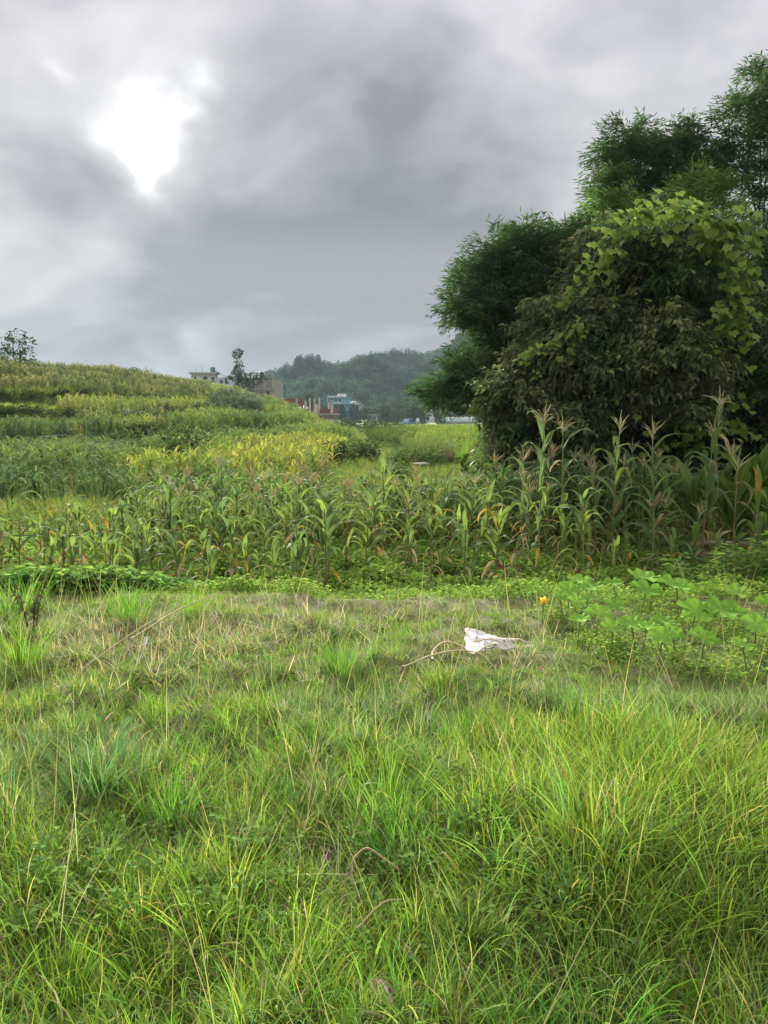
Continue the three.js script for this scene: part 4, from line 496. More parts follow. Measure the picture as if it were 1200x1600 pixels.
{
  const R = rngOf(460), pick = (a) => a[Math.floor(R() * a.length)];
  // plants that stand out
  maizePlant(maize(461, 2.25, { n: 11, leaf: 0.6, tassel: true, ear: true, droopT: 2.4 }), 1.9, -9.2, 1.0, 0.4, 'leftmost tall maize plant before the dark tree, with a pale drooping tassel');
  maizePlant(maize(462, 2.55, { n: 12, leaf: 0.62, tassel: true, ear: true, droopT: 2.6 }), 4.3, -9.9, 1.0, 2.0, 'tallest maize plant, its tassel standing high before the dark shade');
  maizePlant(maize(463, 2.15, { n: 10, leaf: 0.6, tassel: true, ear: true }), 2.95, -9.7, 1.0, 1.1, 'tall maize plant with a long upright tassel spike before the dull-leaved tree');
  maizePlant(maize(464, 2.05, { n: 12, leaf: 0.7, tassel: true, ear: true }), 3.35, -9.3, 1.0, 4.1, 'tall maize plant with a wide star-like pale tassel');
  maizePlant(maize(465, 2.1, { n: 12, leaf: 0.68, tassel: true, ear: true }), 3.95, -9.3, 0.98, 5.2, 'tall tasselled maize plant just left of the tallest one');
  maizePlant(maize(466, 2.2, { n: 9, leaf: 0.5, tassel: true }), 2.35, -9.9, 1.0, 3.3, 'slim tall maize plant with a small pale tassel second among the tall ones');
  maizePlant(maize(467, 1.28, { n: 11, leaf: 0.52, ear: true, deep: 0.5 }), -0.67, -8.7, 1.02, 0.8, 'maize plant with a rust-brown lower stalk standing forward in the centre of the patch');
  maizePlant(maize(468, 1.15, { n: 9, leaf: 0.5, ear: true, deep: 0.1 }), -0.98, -8.4, 0.95, 2.8, 'bright green maize plant with broad upright leaves at the front centre');
  maizePlant(maize(469, 0.85, { n: 7, leaf: 0.36, dry: 0.45, deep: 0.1 }), 0.55, -8.7, 0.9, 1.8, 'small yellowing maize plant alone in the low weeds');
  maizePlant(maize(470, 0.55, { n: 5, leaf: 0.28, dry: 0.2, deep: 0.6 }), 1.02, -8.6, 1.0, 3.6, 'stunted maize plant with one dark hanging leaf in the low weeds');
  maizePlant(maize(471, 0.9, { n: 7, leaf: 0.4, dry: 0.9 }), 1.55, -8.8, 0.9, 0.6, 'withered straw-coloured maize plant at the front of the patch');
  maizePlant(maize(472, 0.35, { n: 6, leaf: 0.26, deep: 0.1 }), -0.82, -8.05, 1.0, 1.4, 'tiny pale maize seedling in front of the patch');
  maizePlant(maize(473, 1.0, { n: 9, leaf: 0.45, ear: true, dry: 0.15 }), -2.25, -8.05, 1.0, 4.4, 'maize plant with a red-brown ear at the front left of the patch');
  maizePlant(maize(474, 1.15, { n: 9, leaf: 0.5, ear: true, dry: 0.2 }), -2.75, -8.3, 1.0, 5.6, 'leftmost front maize plant of the central patch, yellow at its foot');
  maizePlant(maize(475, 1.45, { n: 10, leaf: 0.55, deep: 0 }), 0.0, -11.6, 1.15, 2.2, 'lime green maize plant rising above the others at the back of the patch');
  maizePlant(maize(476, 1.7, { n: 10, leaf: 0.6, tassel: true, dry: 0.7 }), 4.15, -8.9, 0.95, 0.2, 'half-dry maize plant with a reddish hanging leaf at the right end');
  // the rest of the patch
  const marks = [[-0.26, 'below the dark maize terrace'], [-0.21, 'below the left end of the yellow maize'], [-0.16, 'below the middle of the yellow maize'], [-0.11, 'below the right end of the yellow maize'], [-0.06, 'left of the track'], [-0.01, 'in line with the track'], [0.04, 'in line with the blue truck'], [0.09, 'in line with the greenhouse'], [0.14, 'in line with the drooping bamboo'], [0.19, 'under the lower bamboo'], [0.25, 'left of the dull-leaved tree'], [0.31, 'before the dull-leaved tree'], [0.37, 'right of the dull-leaved tree'], [9, 'below the hanging vine']];
  const where = (x, d, f) => `in the ${d < f + 0.45 ? 'front row' : d < f + 0.95 ? 'second row' : d < f + 1.5 ? 'third row' : d < f + 2.1 ? 'fourth row' : 'back rows'}, ${marks.find((m) => x / d < m[0])[1]}`;
  const put = (x, d, label, group, kind, s) => maizePlant(pick(proto[kind]), x, -d, s, R() * 6.28, label, group, 0.3 * R());
  const front = (x) => x < -0.9 ? 7.75 + 0.2 * (x + 2.8) : x < 2 ? 9.2 - 0.1 * Math.abs(x) : 8.6;
  const backfill = [];
  for (let row = 0; row < 13; row++) {
    const d0 = 7.7 + row * 0.52;
    for (let x = -3.1 - 0.12 * row + 0.3 * R(); x < 4.5 + 0.1 * row; x += 0.31 + 0.16 * R()) {
      const d = d0 + 0.3 * (R() - 0.5), f = front(x); if (d < f - 0.1) continue; if (d > f + 2.1 || maizeCount > 246) { backfill.push([x, d]); continue; } if (d > 12.4 && x > 3.2) continue; if (x < -0.4 && d > 10.0 + 0.5 * R()) continue;
      const u = R(), right = x > 1.7, kind = right ? (u < 0.5 ? 'tall' : u < 0.6 ? 'tasselled' : u < 0.8 ? 'lime' : 'dry') : u < 0.5 ? 'short' : u < 0.58 ? 'tasselled' : u < 0.78 ? 'lime' : 'dry';
      const zone = where(x, d, f);
      put(x, d, kind === 'dry' ? `drying maize plant ${zone}` : kind === 'lime' ? `light green maize plant ${zone}` : kind === 'tasselled' ? `green maize plant with tassel ${zone}` : `green leafy maize plant ${zone}`, 'maize plants of the near field', kind, (right ? 0.8 : 0.92) * (0.72 + 0.45 * R()) * (x < -1.4 ? 0.88 : 1));
    }
  }
  for (let row = 0; row < 5; row++) for (let x = -6.2; x < -3.0 - 0.1 * row; x += 0.36 + 0.16 * R()) { if (maizeCount > 298) break; const d = 8.5 + row * 0.5 + 0.3 * (R() - 0.5), u = R(), kind = u < 0.45 ? 'short' : u < 0.75 ? 'lime' : 'dry'; put(x, d, kind === 'dry' ? `straw-yellow drying maize plant in row ${['one', 'two', 'three', 'four', 'five'][row]} of the far left strip, ${x < -5.3 ? 'left end' : x < -4.6 ? 'left half' : x < -3.9 ? 'right half' : 'right end'}` : `${kind === 'lime' ? 'light green' : 'short green'} maize plant in row ${['one', 'two', 'three', 'four', 'five'][row]} of the far left strip, ${x < -5.3 ? 'left end' : x < -4.6 ? 'left half' : x < -3.9 ? 'right half' : 'right end'}`, 'maize plants of the near field', kind, 0.95 * (0.8 + 0.3 * R())); }
  // rows farther in, past the plants that can be told apart
  const whole = [...proto.short.slice(0, 3), ...proto.tasselled.slice(0, 2), proto.lime[0], proto.tall[0], proto.tall[1]], root = new THREE.Group(); root.name = numbered('maize_rows'); tag(root, 'crowded back rows of the near maize patch', 'maize', null, 'stuff'); scene.add(root);
  for (let k = 0; k < 55; k++) { const x = lerp(-0.2, 5.2, R()), d = lerp(x > 1.7 ? 11.2 : 11.8, 13.2, R()); backfill.push([x, d]); }
  const sorted = whole.map(() => []); for (const [x, d] of backfill) { const right = x > 1.7, k = right ? 6 + Math.floor(R() * 2) : Math.floor(R() * 6); sorted[k].push([x, ground(x, -d), -d, R() * 6.28, (right ? 0.66 : 0.72) + 0.3 * R(), [0.85 + 0.3 * R(), 0.9 + 0.2 * R(), 1]]); }
  whole.forEach((w, k) => { const by = new Map(); w.traverse((m) => { if (m.isMesh) { const g = m.geometry.clone(); g.deleteAttribute('color'); if (!by.has(m.material)) by.set(m.material, []); by.get(m.material).push(g); } }); for (const [mat, gs] of by) root.add(scatter('plants', mergeGeometries(gs), mat, sorted[k])); });
}
// ---------------------------------------------------------------- low plants round the maize
function sprig(seed, n, h, L, w, o = {}) { const R = rngOf(seed), g = new GB(); for (let k = 0; k < n; k++) { const a = k * 2.4 + R(), t = (k + 0.5) / n, y = h * (0.25 + 0.75 * t) * (0.8 + 0.3 * R()), q = (o.r ?? 0.5) * h * (1.1 - t * 0.8) * R(), v = 0.75 + 0.5 * R(), c = [v * (0.85 + 0.3 * R()), v, v * (0.8 + 0.4 * R())]; g.leaf(q * Math.cos(a), y, q * Math.sin(a), Math.cos(a + R() - 0.5), (o.up ?? 0.35) - 0.6 * R(), Math.sin(a + R() - 0.5), L * (0.7 + 0.6 * R()), w * (0.7 + 0.6 * R()), 0.2, (R() - 0.5) * 1.2, c); } g.blade(0, -0.03, 0, 0, 0.05, 0.1, h, 0.006, 3, [0.9, 0.9, 0.6]); g.blade(0, -0.03, 0, 1.6, 0.05, 0.1, h, 0.006, 3, [0.9, 0.9, 0.6]); return g.build(); }
const patch = (x, d, cx, cd, rx, rd) => Math.exp(-Math.pow((x - cx) / rx, 2) - Math.pow((d - cd) / rd, 2));
const weedMat = foliage([1, 1, 1], { vc: true, trans: 0.5 });
const vary = (R, c, a = 0.25) => { const v = 1 - a + 2 * a * R(); return [c[0] * v * (0.9 + 0.2 * R()), c[1] * v, c[2] * v * (0.85 + 0.3 * R())]; };
{
  const R = rngOf(500), bean = [0, 1].map((k) => sprig(501 + k, 22, 0.2, 0.085, 0.06, { r: 1.0, up: 0.6 })), L = [[], []];
  for (let k = 0; k < 1500; k++) { const a = R() * 6.28, q = Math.sqrt(R()), x = -3.3 + 1.45 * q * Math.cos(a), d = 7.9 + 0.95 * q * Math.sin(a) - 0.1 * (x + 3.3), s = 0.8 + 0.5 * R(); L[k % 2].push([x, ground(x, -d) + 0.06 * (1 - q * q), -d, R() * 6.28, s, vary(R, [0.24, 0.41, 0.085]), 0, 0, s]); }
  L.forEach((l, k) => stuff('bean_plants', ['leafy mound of light green bean plants at the left before the maize', 'taller bean shoots in the leafy mound at the left'][k], 'plants', bean[k], weedMat, l));
  const low = [0, 1, 2].map((k) => sprig(505 + k, 16, 0.16, 0.05, 0.034, { r: 1.0, up: 0.5 })), L2 = [[], [], []];
  for (let k = 0; k < 19000; k++) { const x = lerp(-7, 5.2, R()), d = lerp(x > 0.7 && x < 4 ? 4.2 : 6.1, 14, R()); if (d < 6.4 && x > 0.7 && patch(x, d, 2.1, 5.5, 1.0, 1.2) < 0.45) continue; if (d > 10.5 && R() < 0.6) continue; if (x < 0.9 && d < 6.7 + 0.7 * noise2(x * 1.3, 3) + 0.5 * (R() - 0.5)) continue; const n = noise2(x * 0.8, d * 0.8); if (n < -0.5 || (x < -0.9 && d < 7.0) ) continue; const s = (0.8 + 0.7 * R()) * (1 + 0.2 * n) * lerp(0.5, 1, ss(6.2, 8.2, d)); L2[k % 3].push([x, ground(x, -d), -d, R() * 6.28, s, vary(R, [0.25, 0.41, 0.06])]); }
  L2.forEach((l, k) => stuff('low_weeds', ['bright green low weeds covering the ground in front of the maize', 'small-leaved weeds between the maize stalks', 'clover-like weeds on the bank below the maize'][k], 'weeds', low[k], weedMat, l));
  const tallW = [0, 1, 2].map((k) => sprig(510 + k, 40, 0.55, 0.11, 0.035, { r: 0.45, up: 0.5 })), L3 = [[], [], []];
  for (let k = 0; k < 620; k++) { const x = lerp(2.9, 6.2, Math.pow(R(), 0.8)), d = lerp(6.2, 9.2, R()), e = (x - 2.9) * 0.9; if (d < 7.6 - e * 0.7 || (x < 3.6 && d > 8.6)) continue; const s = 0.6 + 0.45 * R(); L3[k % 3].push([x, ground(x, -d), -d, R() * 6.28, s, vary(R, [0.15, 0.26, 0.05])]); }
  L3.forEach((l, k) => stuff('leafy_weeds', ['leafy green weeds at the right edge beside the maize', 'narrow-leaved weeds around the pumpkin leaves', 'bushy weeds below the wooden rails'][k], 'weeds', tallW[k], weedMat, l));
}
// large-leaved plants at the right edge: every leaf a part
function paddle(seed, n, h, L, w) { const R = rngOf(seed), root = new THREE.Group(), ms = [foliage([0.17, 0.28, 0.045], { map: maizeSkin, coat: 0.35, trans: 0.42 }), foliage([0.22, 0.33, 0.055], { map: maizeSkin, coat: 0.35, trans: 0.42 })]; const s = new GB(); for (let k = 0; k < n; k++) { const a = k * 2.4 + R(), g = new GB(), t = k / n, lean = 0.15 + 0.5 * R(), sh = h * (0.3 + 0.5 * t); s.tube([[0.05 * Math.cos(a), -0.05, 0.05 * Math.sin(a)], [Math.cos(a) * lean * 0.2 * sh, sh, Math.sin(a) * lean * 0.2 * sh]], [0.012, 0.006], 5); g.strap(Math.cos(a) * lean * 0.2 * sh, sh, Math.sin(a) * lean * 0.2 * sh, a, lean * 0.6, 0.6 + R(), L * (0.7 + 0.5 * R()), w * (0.8 + 0.4 * R()), 8, { fold: 0.35, wave: 0.04, base: 0.15, peak: 0.45, ph: R() * 6 }); part(root, 'leaf', g.build(), ms[k % 2]); } part(root, 'stem', s.build(), stalkGreen); return root; }
[[4.75, 10.2, 1.35, 'bright green broad-leaved plant at the right edge, left one of the group'], [5.1, 10.5, 1.5, 'bright green broad-leaved plant at the right edge, tallest of the group'], [4.95, 9.85, 1.1, 'bright green broad-leaved plant low at the right edge above the rails'], [5.45, 10.3, 1.4, 'bright green broad-leaved plant cut by the right frame edge'], [4.5, 10.9, 1.3, 'broad-leaved plant half hidden behind the dry maize leaf']].forEach(([x, d, s, label], k) => { const p = paddle(520 + k, 12, 1.0, 0.6, 0.16); p.name = numbered('broad_leaved_plant'); p.position.set(x, ground(x, -d), -d); p.scale.setScalar(s); scene.add(p); tag(p, label, 'plant', 'broad-leaved plants at the right edge'); });
// banana-like plant under the bamboo
[[2.75, 17.5, 1.5, 'young banana-like plant with glossy leaves under the left end of the bamboo'], [3.2, 18, 1.3, 'second banana-like plant deeper under the bamboo'], [2.1, 20, 1.0, 'low banana-like plant at the edge of the flat maize field']].forEach(([x, d, s, label], k) => { const p = paddle(530 + k, 9, 1.1, 0.75, 0.24); p.name = numbered('banana_plant'); p.position.set(x, ground(x, -d), -d); p.scale.setScalar(s); scene.add(p); tag(p, label, 'plant'); });
{ // wooden rails
  const t = thing('rail_fence', 'two weathered wooden rails on short posts at the right edge behind the weeds', 'fence', [5.0, ground(5.0, -9.7), -9.7], 0.05), m = solid([0.34, 0.29, 0.22], 0.9, { map: drySkin }), rail = (y, z, r) => { const g = new GB(), pts = []; for (let k = 0; k <= 10; k++) pts.push([-1.1 + 3.2 * k / 10, y + 0.012 * Math.sin(k * 1.7), z + 0.01 * Math.cos(k * 2)]); g.tube(pts, r, 8); return g.build(); };
  part(t, 'rail', rail(0.42, 0.05, 0.035), m); part(t, 'rail', rail(0.3, 0.12, 0.028), m); for (const x of [-0.9, 0.8, 1.9]) { const g = new GB(); g.tube([[x, -0.2, 0.0], [x + 0.01, 0.2, 0.0], [x, 0.52, -0.01]], [0.04, 0.038, 0.034], 8); part(t, 'post', g.build(), m); }
}
{ // pumpkin vine: each leaf a part
  const spots = [[2.39, 0.18, -6.09, 0.138], [2.1, 0.18, -5.94, 0.112], [2.24, 0.18, -6.42, 0.121], [2.23, 0.17, -5.29, 0.12], [2.43, 0.17, -5.31, 0.13], [2.49, 0.17, -4.95, 0.093], [2.87, 0.18, -5.54, 0.073], [1.9, 0.17, -5.04, 0.071], [1.77, 0.17, -4.68, 0.08], [1.86, 0.17, -4.74, 0.063], [2.01, 0.17, -4.64, 0.088], [2.19, 0.17, -4.5, 0.064], [1.66, 0.17, -4.96, 0.094], [1.68, 0.18, -5.43, 0.072], [1.52, 0.17, -5.23, 0.089], [1.35, 0.17, -5.1, 0.067], [1.35, 0.18, -5.69, 0.054], [1.43, 0.18, -5.54, 0.063], [1.48, 0.18, -5.92, 0.089], [1.69, 0.18, -6.04, 0.091], [1.65, 0.18, -6.27, 0.095], [1.19, 0.18, -5.94, 0.056], [1.55, 0.18, -5.65, 0.043], [1.51, 0.17, -4.89, 0.065], [1.74, 0.17, -4.89, 0.065], [1.91, 0.18, -6.2, 0.07], [2.77, 0.18, -5.83, 0.088], [2.54, 0.17, -4.75, 0.09], [3.01, 0.18, -5.36, 0.111]];
  const t = thing('pumpkin_vine', 'pumpkin vine with round lobed light green leaves spreading over the grass', 'pumpkin vine', [1.8, ground(1.8, -5), -5]), O = t.position, R = rngOf(540);
  const veins = canvasTex(256, 256, (x, w, h) => { x.fillStyle = 'rgb(226,230,220)'; x.fillRect(0, 0, w, h); const q = rngOf(6); for (let k = 0; k < 900; k++) { x.fillStyle = `rgba(${q() < 0.5 ? '208,214,200' : '240,244,232'},0.35)`; x.beginPath(); x.arc(q() * w, q() * h, 2 + 5 * q(), 0, 7); x.fill(); } x.strokeStyle = 'rgba(245,250,230,0.9)'; for (let k = 0; k < 7; k++) { const a = k / 7 * 6.283 + 0.2; x.lineWidth = 4; x.beginPath(); x.moveTo(w / 2, h / 2); x.lineTo(w / 2 + 118 * Math.cos(a), h / 2 + 118 * Math.sin(a)); x.stroke(); x.lineWidth = 2; for (const f of [0.35, 0.55, 0.75]) for (const s of [-0.6, 0.6]) { const px = w / 2 + 118 * f * Math.cos(a), py = h / 2 + 118 * f * Math.sin(a); x.beginPath(); x.moveTo(px, py); x.lineTo(px + 34 * Math.cos(a + s), py + 34 * Math.sin(a + s)); x.stroke(); } } });
  const pm = [[0.27, 0.52, 0.06], [0.23, 0.46, 0.055], [0.32, 0.56, 0.08]].map((c) => foliage(c, { map: veins, trans: 0.35, coat: 0.15 })), stemM = solid([0.16, 0.22, 0.06], 0.8);
  const shapes = [0, 1, 2, 3].map((k) => { const g = new GB(), q = rngOf(545 + k), n = 30, rings = [0.35, 0.7, 1.0], c = g.v(0, 0, 0, 0.5, 0.5); let prev = null; for (const r of rings) { const ring = []; for (let i = 0; i < n; i++) { const a = i / n * 6.283, notch = 1 - 0.5 * Math.exp(-Math.pow((a - Math.PI) / 0.22, 2)), lobe = 1 + 0.1 * Math.cos(5 * a), R2 = r * lerp(1, lobe * notch * (0.95 + 0.1 * q()), r), y = 0.16 * r * r + 0.1 * r * Math.sin(7 * a + k) * r + 0.05 * Math.sin(11 * a + 2 * k) * r * r; ring.push(g.v(Math.sin(a) * R2, y, Math.cos(a) * R2, 0.5 + 0.45 * Math.sin(a) * R2, 0.5 + 0.45 * Math.cos(a) * R2)); } for (let i = 0; i < n; i++) { const j = (i + 1) % n; if (prev) g.quad(prev[i], ring[i], ring[j], prev[j]); else g.tri(c, ring[i], ring[j]); } prev = ring; } return g.build(); });
  const st = new GB();
  spots.forEach(([x, y, z, r], k) => { const m = part(t, 'leaf', shapes[k % 4], pm[k % 3]); m.position.set(x - O.x, y + 0.045 - O.y, z - O.z); m.rotation.set(0.1 + 0.32 * R(), R() * 6.28, (R() - 0.5) * 0.4, 'XZY'); m.scale.setScalar(r * 1.1); const gx = x + (R() - 0.5) * 0.1, gz = z + (R() - 0.5) * 0.1; st.tube([[gx - O.x, ground(gx, gz) - O.y - 0.02, gz - O.z], [(gx + x) / 2 - O.x, y * 0.6 - O.y, (gz + z) / 2 - O.z], [x - O.x, y + 0.043 - O.y, z - O.z]], [0.007, 0.006, 0.005], 5); });
  const order = [...spots].sort((a, b) => a[0] + a[2] * 0.3 - b[0] - b[2] * 0.3), pts = order.filter((_, k) => k % 3 === 0).map((s) => [s[0] - O.x, ground(s[0], s[2]) - O.y + 0.008, s[2] - O.z]); st.tube(new THREE.CatmullRomCurve3(pts.map((p) => new THREE.Vector3(...p))).getPoints(60).map((v) => v.toArray()), 0.009, 6);
  part(t, 'stem', st.build(), stemM);
  const fl = new GB(); for (let k = 0; k < 5; k++) fl.strap(0, 0, 0, k * 1.257, 0.35, 0.9, 0.085, 0.06, 6, { fold: 0.3, base: 0.5, peak: 0.45, wave: 0.05 }); const f = part(t, 'flower', fl.build(), foliage([0.8, 0.66, 0.08], { trans: 0.4 })); f.position.set(1.21 - O.x, ground(1.21, -5.64) + 0.16 - O.y, -5.64 - O.z); f.scale.setScalar(0.75); f.rotation.x = 0.6; const fs = new GB(); fs.tube([[1.21 - O.x, ground(1.21, -5.64) - O.y - 0.02, -5.64 - O.z], [1.21 - O.x, ground(1.21, -5.64) + 0.16 - O.y, -5.64 - O.z]], [0.005, 0.006], 5); part(t, 'flower_stalk', fs.build(), stemM);
}
// ---------------------------------------------------------------- near grass
const strawAt = (x, d) => clamp(patch(x, d, -1.5, 5.2, 0.75, 0.5) + patch(x, d, -0.75, 5.55, 0.45, 0.3) + 0.8 * patch(x, d, -2.2, 5.4, 0.5, 0.45) + 0.5 * patch(x, d, 0.55, 4.95, 0.5, 0.3) + 0.55 * patch(x, d, -0.15, 2.5, 0.25, 0.18) + 0.5 * patch(x, d, 1.2, 5.3, 0.6, 0.25) + 0.45 * patch(x, d, -1.55, 4.6, 0.4, 0.4) + 0.4 * patch(x, d, -0.3, 6.1, 0.6, 0.3), 0, 1);
const fineAt = (x, d) => clamp(patch(x, d, 0.85, 2.75, 0.62, 0.75) + 0.6 * patch(x, d, 1.35, 3.4, 0.5, 0.6), 0, 1), greyAt = (x, d) => clamp(patch(x, d, 1.55, 4.0, 0.7, 0.35) + patch(x, d, -1.5, 3.25, 0.45, 0.4) + 0.8 * patch(x, d, -0.05, 3.9, 0.5, 0.35), 0, 1), bladeAt = (x, d) => clamp(patch(x, d, -0.6, 2.15, 0.75, 0.4), 0, 1), openAt = (x, d) => clamp(patch(x, d, 0.28, 2.55, 0.13, 0.18) + patch(x, d, -0.95, 2.75, 0.25, 0.12) + patch(x, d, 0.1, 3.15, 0.28, 0.1) + patch(x, d, -0.85, 4.35, 0.2, 0.14) + patch(x, d, 0.45, 3.25, 0.2, 0.1), 0, 1);
{
  const broadMat = foliage([1, 1, 1], { vc: true, trans: 0.45, coat: 0.3, coatRough: 0.5 });
  const make = (far) => ({ fine: [0, 1, 2].map((k) => tuft(560 + k, 17, 0.07, 0.13, 0.36, far ? 0.0042 : 0.003, far ? 0.007 : 0.0055, { dry: 0.07, arch: 1.3, lean: 0.45, segs: far ? 3 : 6 })), broad: [0, 1, 2].map((k) => tuft(565 + k, 12, 0.07, 0.08, 0.23, far ? 0.007 : 0.0055, far ? 0.012 : 0.011, { dry: 0.06, arch: 1.6, lean: 0.6, segs: far ? 3 : 5 })), mat: [0, 1, 2].map((k) => tuft(570 + k, 22, 0.1, 0.05, 0.14, 0.004, 0.0085, { dry: 0.14, arch: 1.8, lean: 1.1, segs: 3 })), straw: [0, 1, 2].map((k) => tuft(575 + k, 12, 0.14, 0.1, 0.34, 0.003, 0.006, { dry: 0, arch: 0.7, lean: 1.8, segs: 3 })) });
  const sets = { near: make(false), far: make(true) }, kindsOf = ['fine', 'broad', 'mat', 'straw'], L = {}; for (const w of ['near', 'far']) { L[w] = {}; for (const q of kindsOf) L[w][q] = [[], [], []]; }
  const R = rngOf(580), put = (kind, k, x, d, s, c, tilt = 0.15, sy) => L[d < 3.5 ? 'near' : 'far'][kind][k % 3].push([x, ground(x, -d) - 0.01, -d, R() * 6.28, s, c, (R() - 0.5) * tilt, (R() - 0.5) * tilt, sy ?? s]);
  const sheetAt = (x, d) => patch(x, d, 0.72, 4.9, 0.3, 0.3), tones = [[0.19, 0.33, 0.04], [0.26, 0.38, 0.045], [0.18, 0.3, 0.07], [0.27, 0.34, 0.075], [0.15, 0.31, 0.04]];
  for (let k = 0; k < 24500; k++) {
    const d = 1.05 + 6.6 * Math.pow(R(), 0.82), x = (R() * 2 - 1) * (0.56 * d + 0.45), m = noise2(x * 3.6 + 9, d * 3.6), h = noise2(x * 1.9 + 30, d * 1.9), st = strawAt(x, d), fi = fineAt(x, d), gr = greyAt(x, d), bl = bladeAt(x, d), op = openAt(x, d);
    if (R() < op * 0.85 || (m < -0.55 && R() < 0.6)) continue;
    let c = tones[Math.floor(clamp(0.5 + 0.75 * h + 0.45 * (R() - 0.5), 0, 0.999) * 5)]; if (fi > 0.3 && R() < 0.7) c = [0.25, 0.37, 0.045]; if (gr > 0.35 && R() < 0.7) c = [0.2, 0.31, 0.085]; if (bl > 0.4 && R() < 0.7) c = [0.25, 0.4, 0.042]; c = vary(R, c, 0.3);
    const pk = patch(x, d, 1.95, 5.4, 0.95, 1.1); if (R() < 0.75 * pk || (d > 6.1 && R() < 0.55 * ss(-1.6, -0.6, x))) continue;
    const u = R(), low = lerp(0.85, 0.5, ss(2.6, 4.8, d)) * lerp(1, 0.7, ss(5.6, 6.6, d)) * (1 + 0.3 * fi) * (1 - 0.45 * sheetAt(x, d)) * (1 - 0.45 * patch(x, d, 1.9, 5.3, 0.9, 1.0)), sz = (1 + 0.35 * m) * low * 0.88;
    if (R() < st * 0.5) { put('straw', k, x, d, 0.6 + 0.5 * R(), vary(R, [0.5, 0.43, 0.24], 0.25), 0.4); if (R() < 0.6) put('mat', k, x, d, 0.7 + 0.5 * R(), c, 0.5); continue; }
    if (u < 0.3 + 0.35 * fi + 0.2 * gr - 0.2 * bl) put('fine', k, x, d, (0.6 + 0.5 * R()) * sz * (1 + 0.25 * fi) * (1 - 0.45 * st), c, 0.7); else if (u < 0.68) put('broad', k, x, d, (0.65 + 0.6 * R()) * sz * (1 - 0.3 * st), c, 0.8); else put('mat', k, x, d, (0.7 + 0.6 * R()) * (0.55 + 0.45 * low), R() < 0.22 ? vary(R, [0.4, 0.34, 0.16]) : c, 0.5);
  }
  const say = { near: { fine: 'long fine arching grass in the nearest part of the meadow', broad: 'bright broad-bladed grass in the nearest part of the meadow', mat: 'short matted grass close to the soil in the foreground', straw: 'dry bits of straw in the nearest grass' }, far: { fine: 'fine thin grass of the meadow toward the maize', broad: 'broad-bladed grass of the meadow toward the maize', mat: 'short matted turf on the verge before the maize', straw: 'bleached dry straw strewn on the verge at the left' } }, called = { fine: 'long_grass', broad: 'broad_grass', mat: 'short_grass', straw: 'dry_grass' };
  let tris = 0; for (const w of ['near', 'far']) for (const kind of kindsOf) if (L[w][kind].some((l) => l.length)) tris += baked(called[kind], say[w][kind], kind === 'straw' ? 'straw' : 'grass', sets[w][kind], kind === 'broad' ? broadMat : grassMat, L[w][kind]);
  console.log('near grass triangles', tris);
  // tussocks that stand out: each a thing
  const clump = [0, 1, 2, 3].map((k) => tuft(590 + k, 120, 0.13, 0.2, 0.4, 0.004, 0.007, { dry: 0.06, arch: 0.8, lean: 0.12, spread: 2.6, segs: 7 })), cm = [[0.17, 0.35, 0.035], [0.25, 0.41, 0.04], [0.16, 0.3, 0.075]].map((c) => foliage(c, { vc: true, trans: 0.42, coat: 0.12 }));
  [[-1.95, 5.75, 1.1, 0, 'rounded bright green grass tussock at the foot of the front left maize'], [-3.0, 6.1, 1.25, 0, 'dense dark green grass tussock below the leafy bean mound'], [0.02, 2.88, 0.95, 1, 'upright bright tussock in the middle of the foreground'], [-0.85, 2.9, 0.85, 0, 'upright green tussock at the left of the middle foreground'], [-1.2, 3.05, 0.9, 2, 'bluish green tussock near the left edge of the foreground'], [0.05, 2.62, 0.7, 0, 'darker green tussock just below the centre tussock'], [-2.35, 4.75, 1.0, 1, 'yellow green tussock at the left edge below the dead weed'], [-1.55, 5.95, 0.8, 1, 'small bright tussock between the straw and the front maize'], [0.75, 2.5, 1.0, 1, 'tall yellow green tussock at the lower right'], [1.1, 2.9, 1.05, 1, 'tallest pale green tussock toward the right edge'], [-0.25, 4.6, 0.8, 0, 'green tussock above the centre of the meadow'], [-0.9, 1.95, 0.6, 1, 'short bright tussock at the lower left corner']].forEach(([x, d, s, m, label], k) => { const o = lit(new THREE.Mesh(clump[k % 4], cm[m])); o.name = numbered('grass_tussock'); o.position.set(x, ground(x, -d), -d); o.rotation.y = k * 1.7; o.scale.setScalar(s); scene.add(o); tag(o, label, 'grass tussock', 'tussocks in the foreground meadow'); });
  // seed stalks and stray long blades
  const stalks = [0, 1, 2].map((k) => { const q = rngOf(600 + k), g = new GB(); for (let i = 0; i < 3; i++) { const a = q() * 6.28, th = 0.1 + 0.5 * q(), Ln = 0.35 + 0.3 * q(), c = [0.85 + 0.3 * q(), 0.85 + 0.2 * q(), 0.8]; g.blade((q() - 0.5) * 0.1, -0.02, (q() - 0.5) * 0.1, a, th, 0.9 * q(), Ln, 0.0024, 8, c); } return g.build(); }), S = [[], [], []];
  for (let k = 0; k < 240; k++) { const d = 1.3 + 5.2 * Math.pow(R(), 0.8), x = (R() * 2 - 1) * (0.56 * d + 0.3); S[k % 3].push([x, ground(x, -d), -d, R() * 6.28, 0.7 + 0.6 * R(), R() < 0.5 ? vary(R, [0.5, 0.42, 0.22]) : vary(R, [0.3, 0.36, 0.1]), (R() - 0.5) * 0.5, (R() - 0.5) * 0.5]); }
  S.forEach((l, k) => stuff('grass_stalks', ['thin pale seed stalks leaning over the meadow', 'dry grass stems crossing the foreground', 'bent yellowish grass stems'][k], 'grass', stalks[k], grassMat, l));
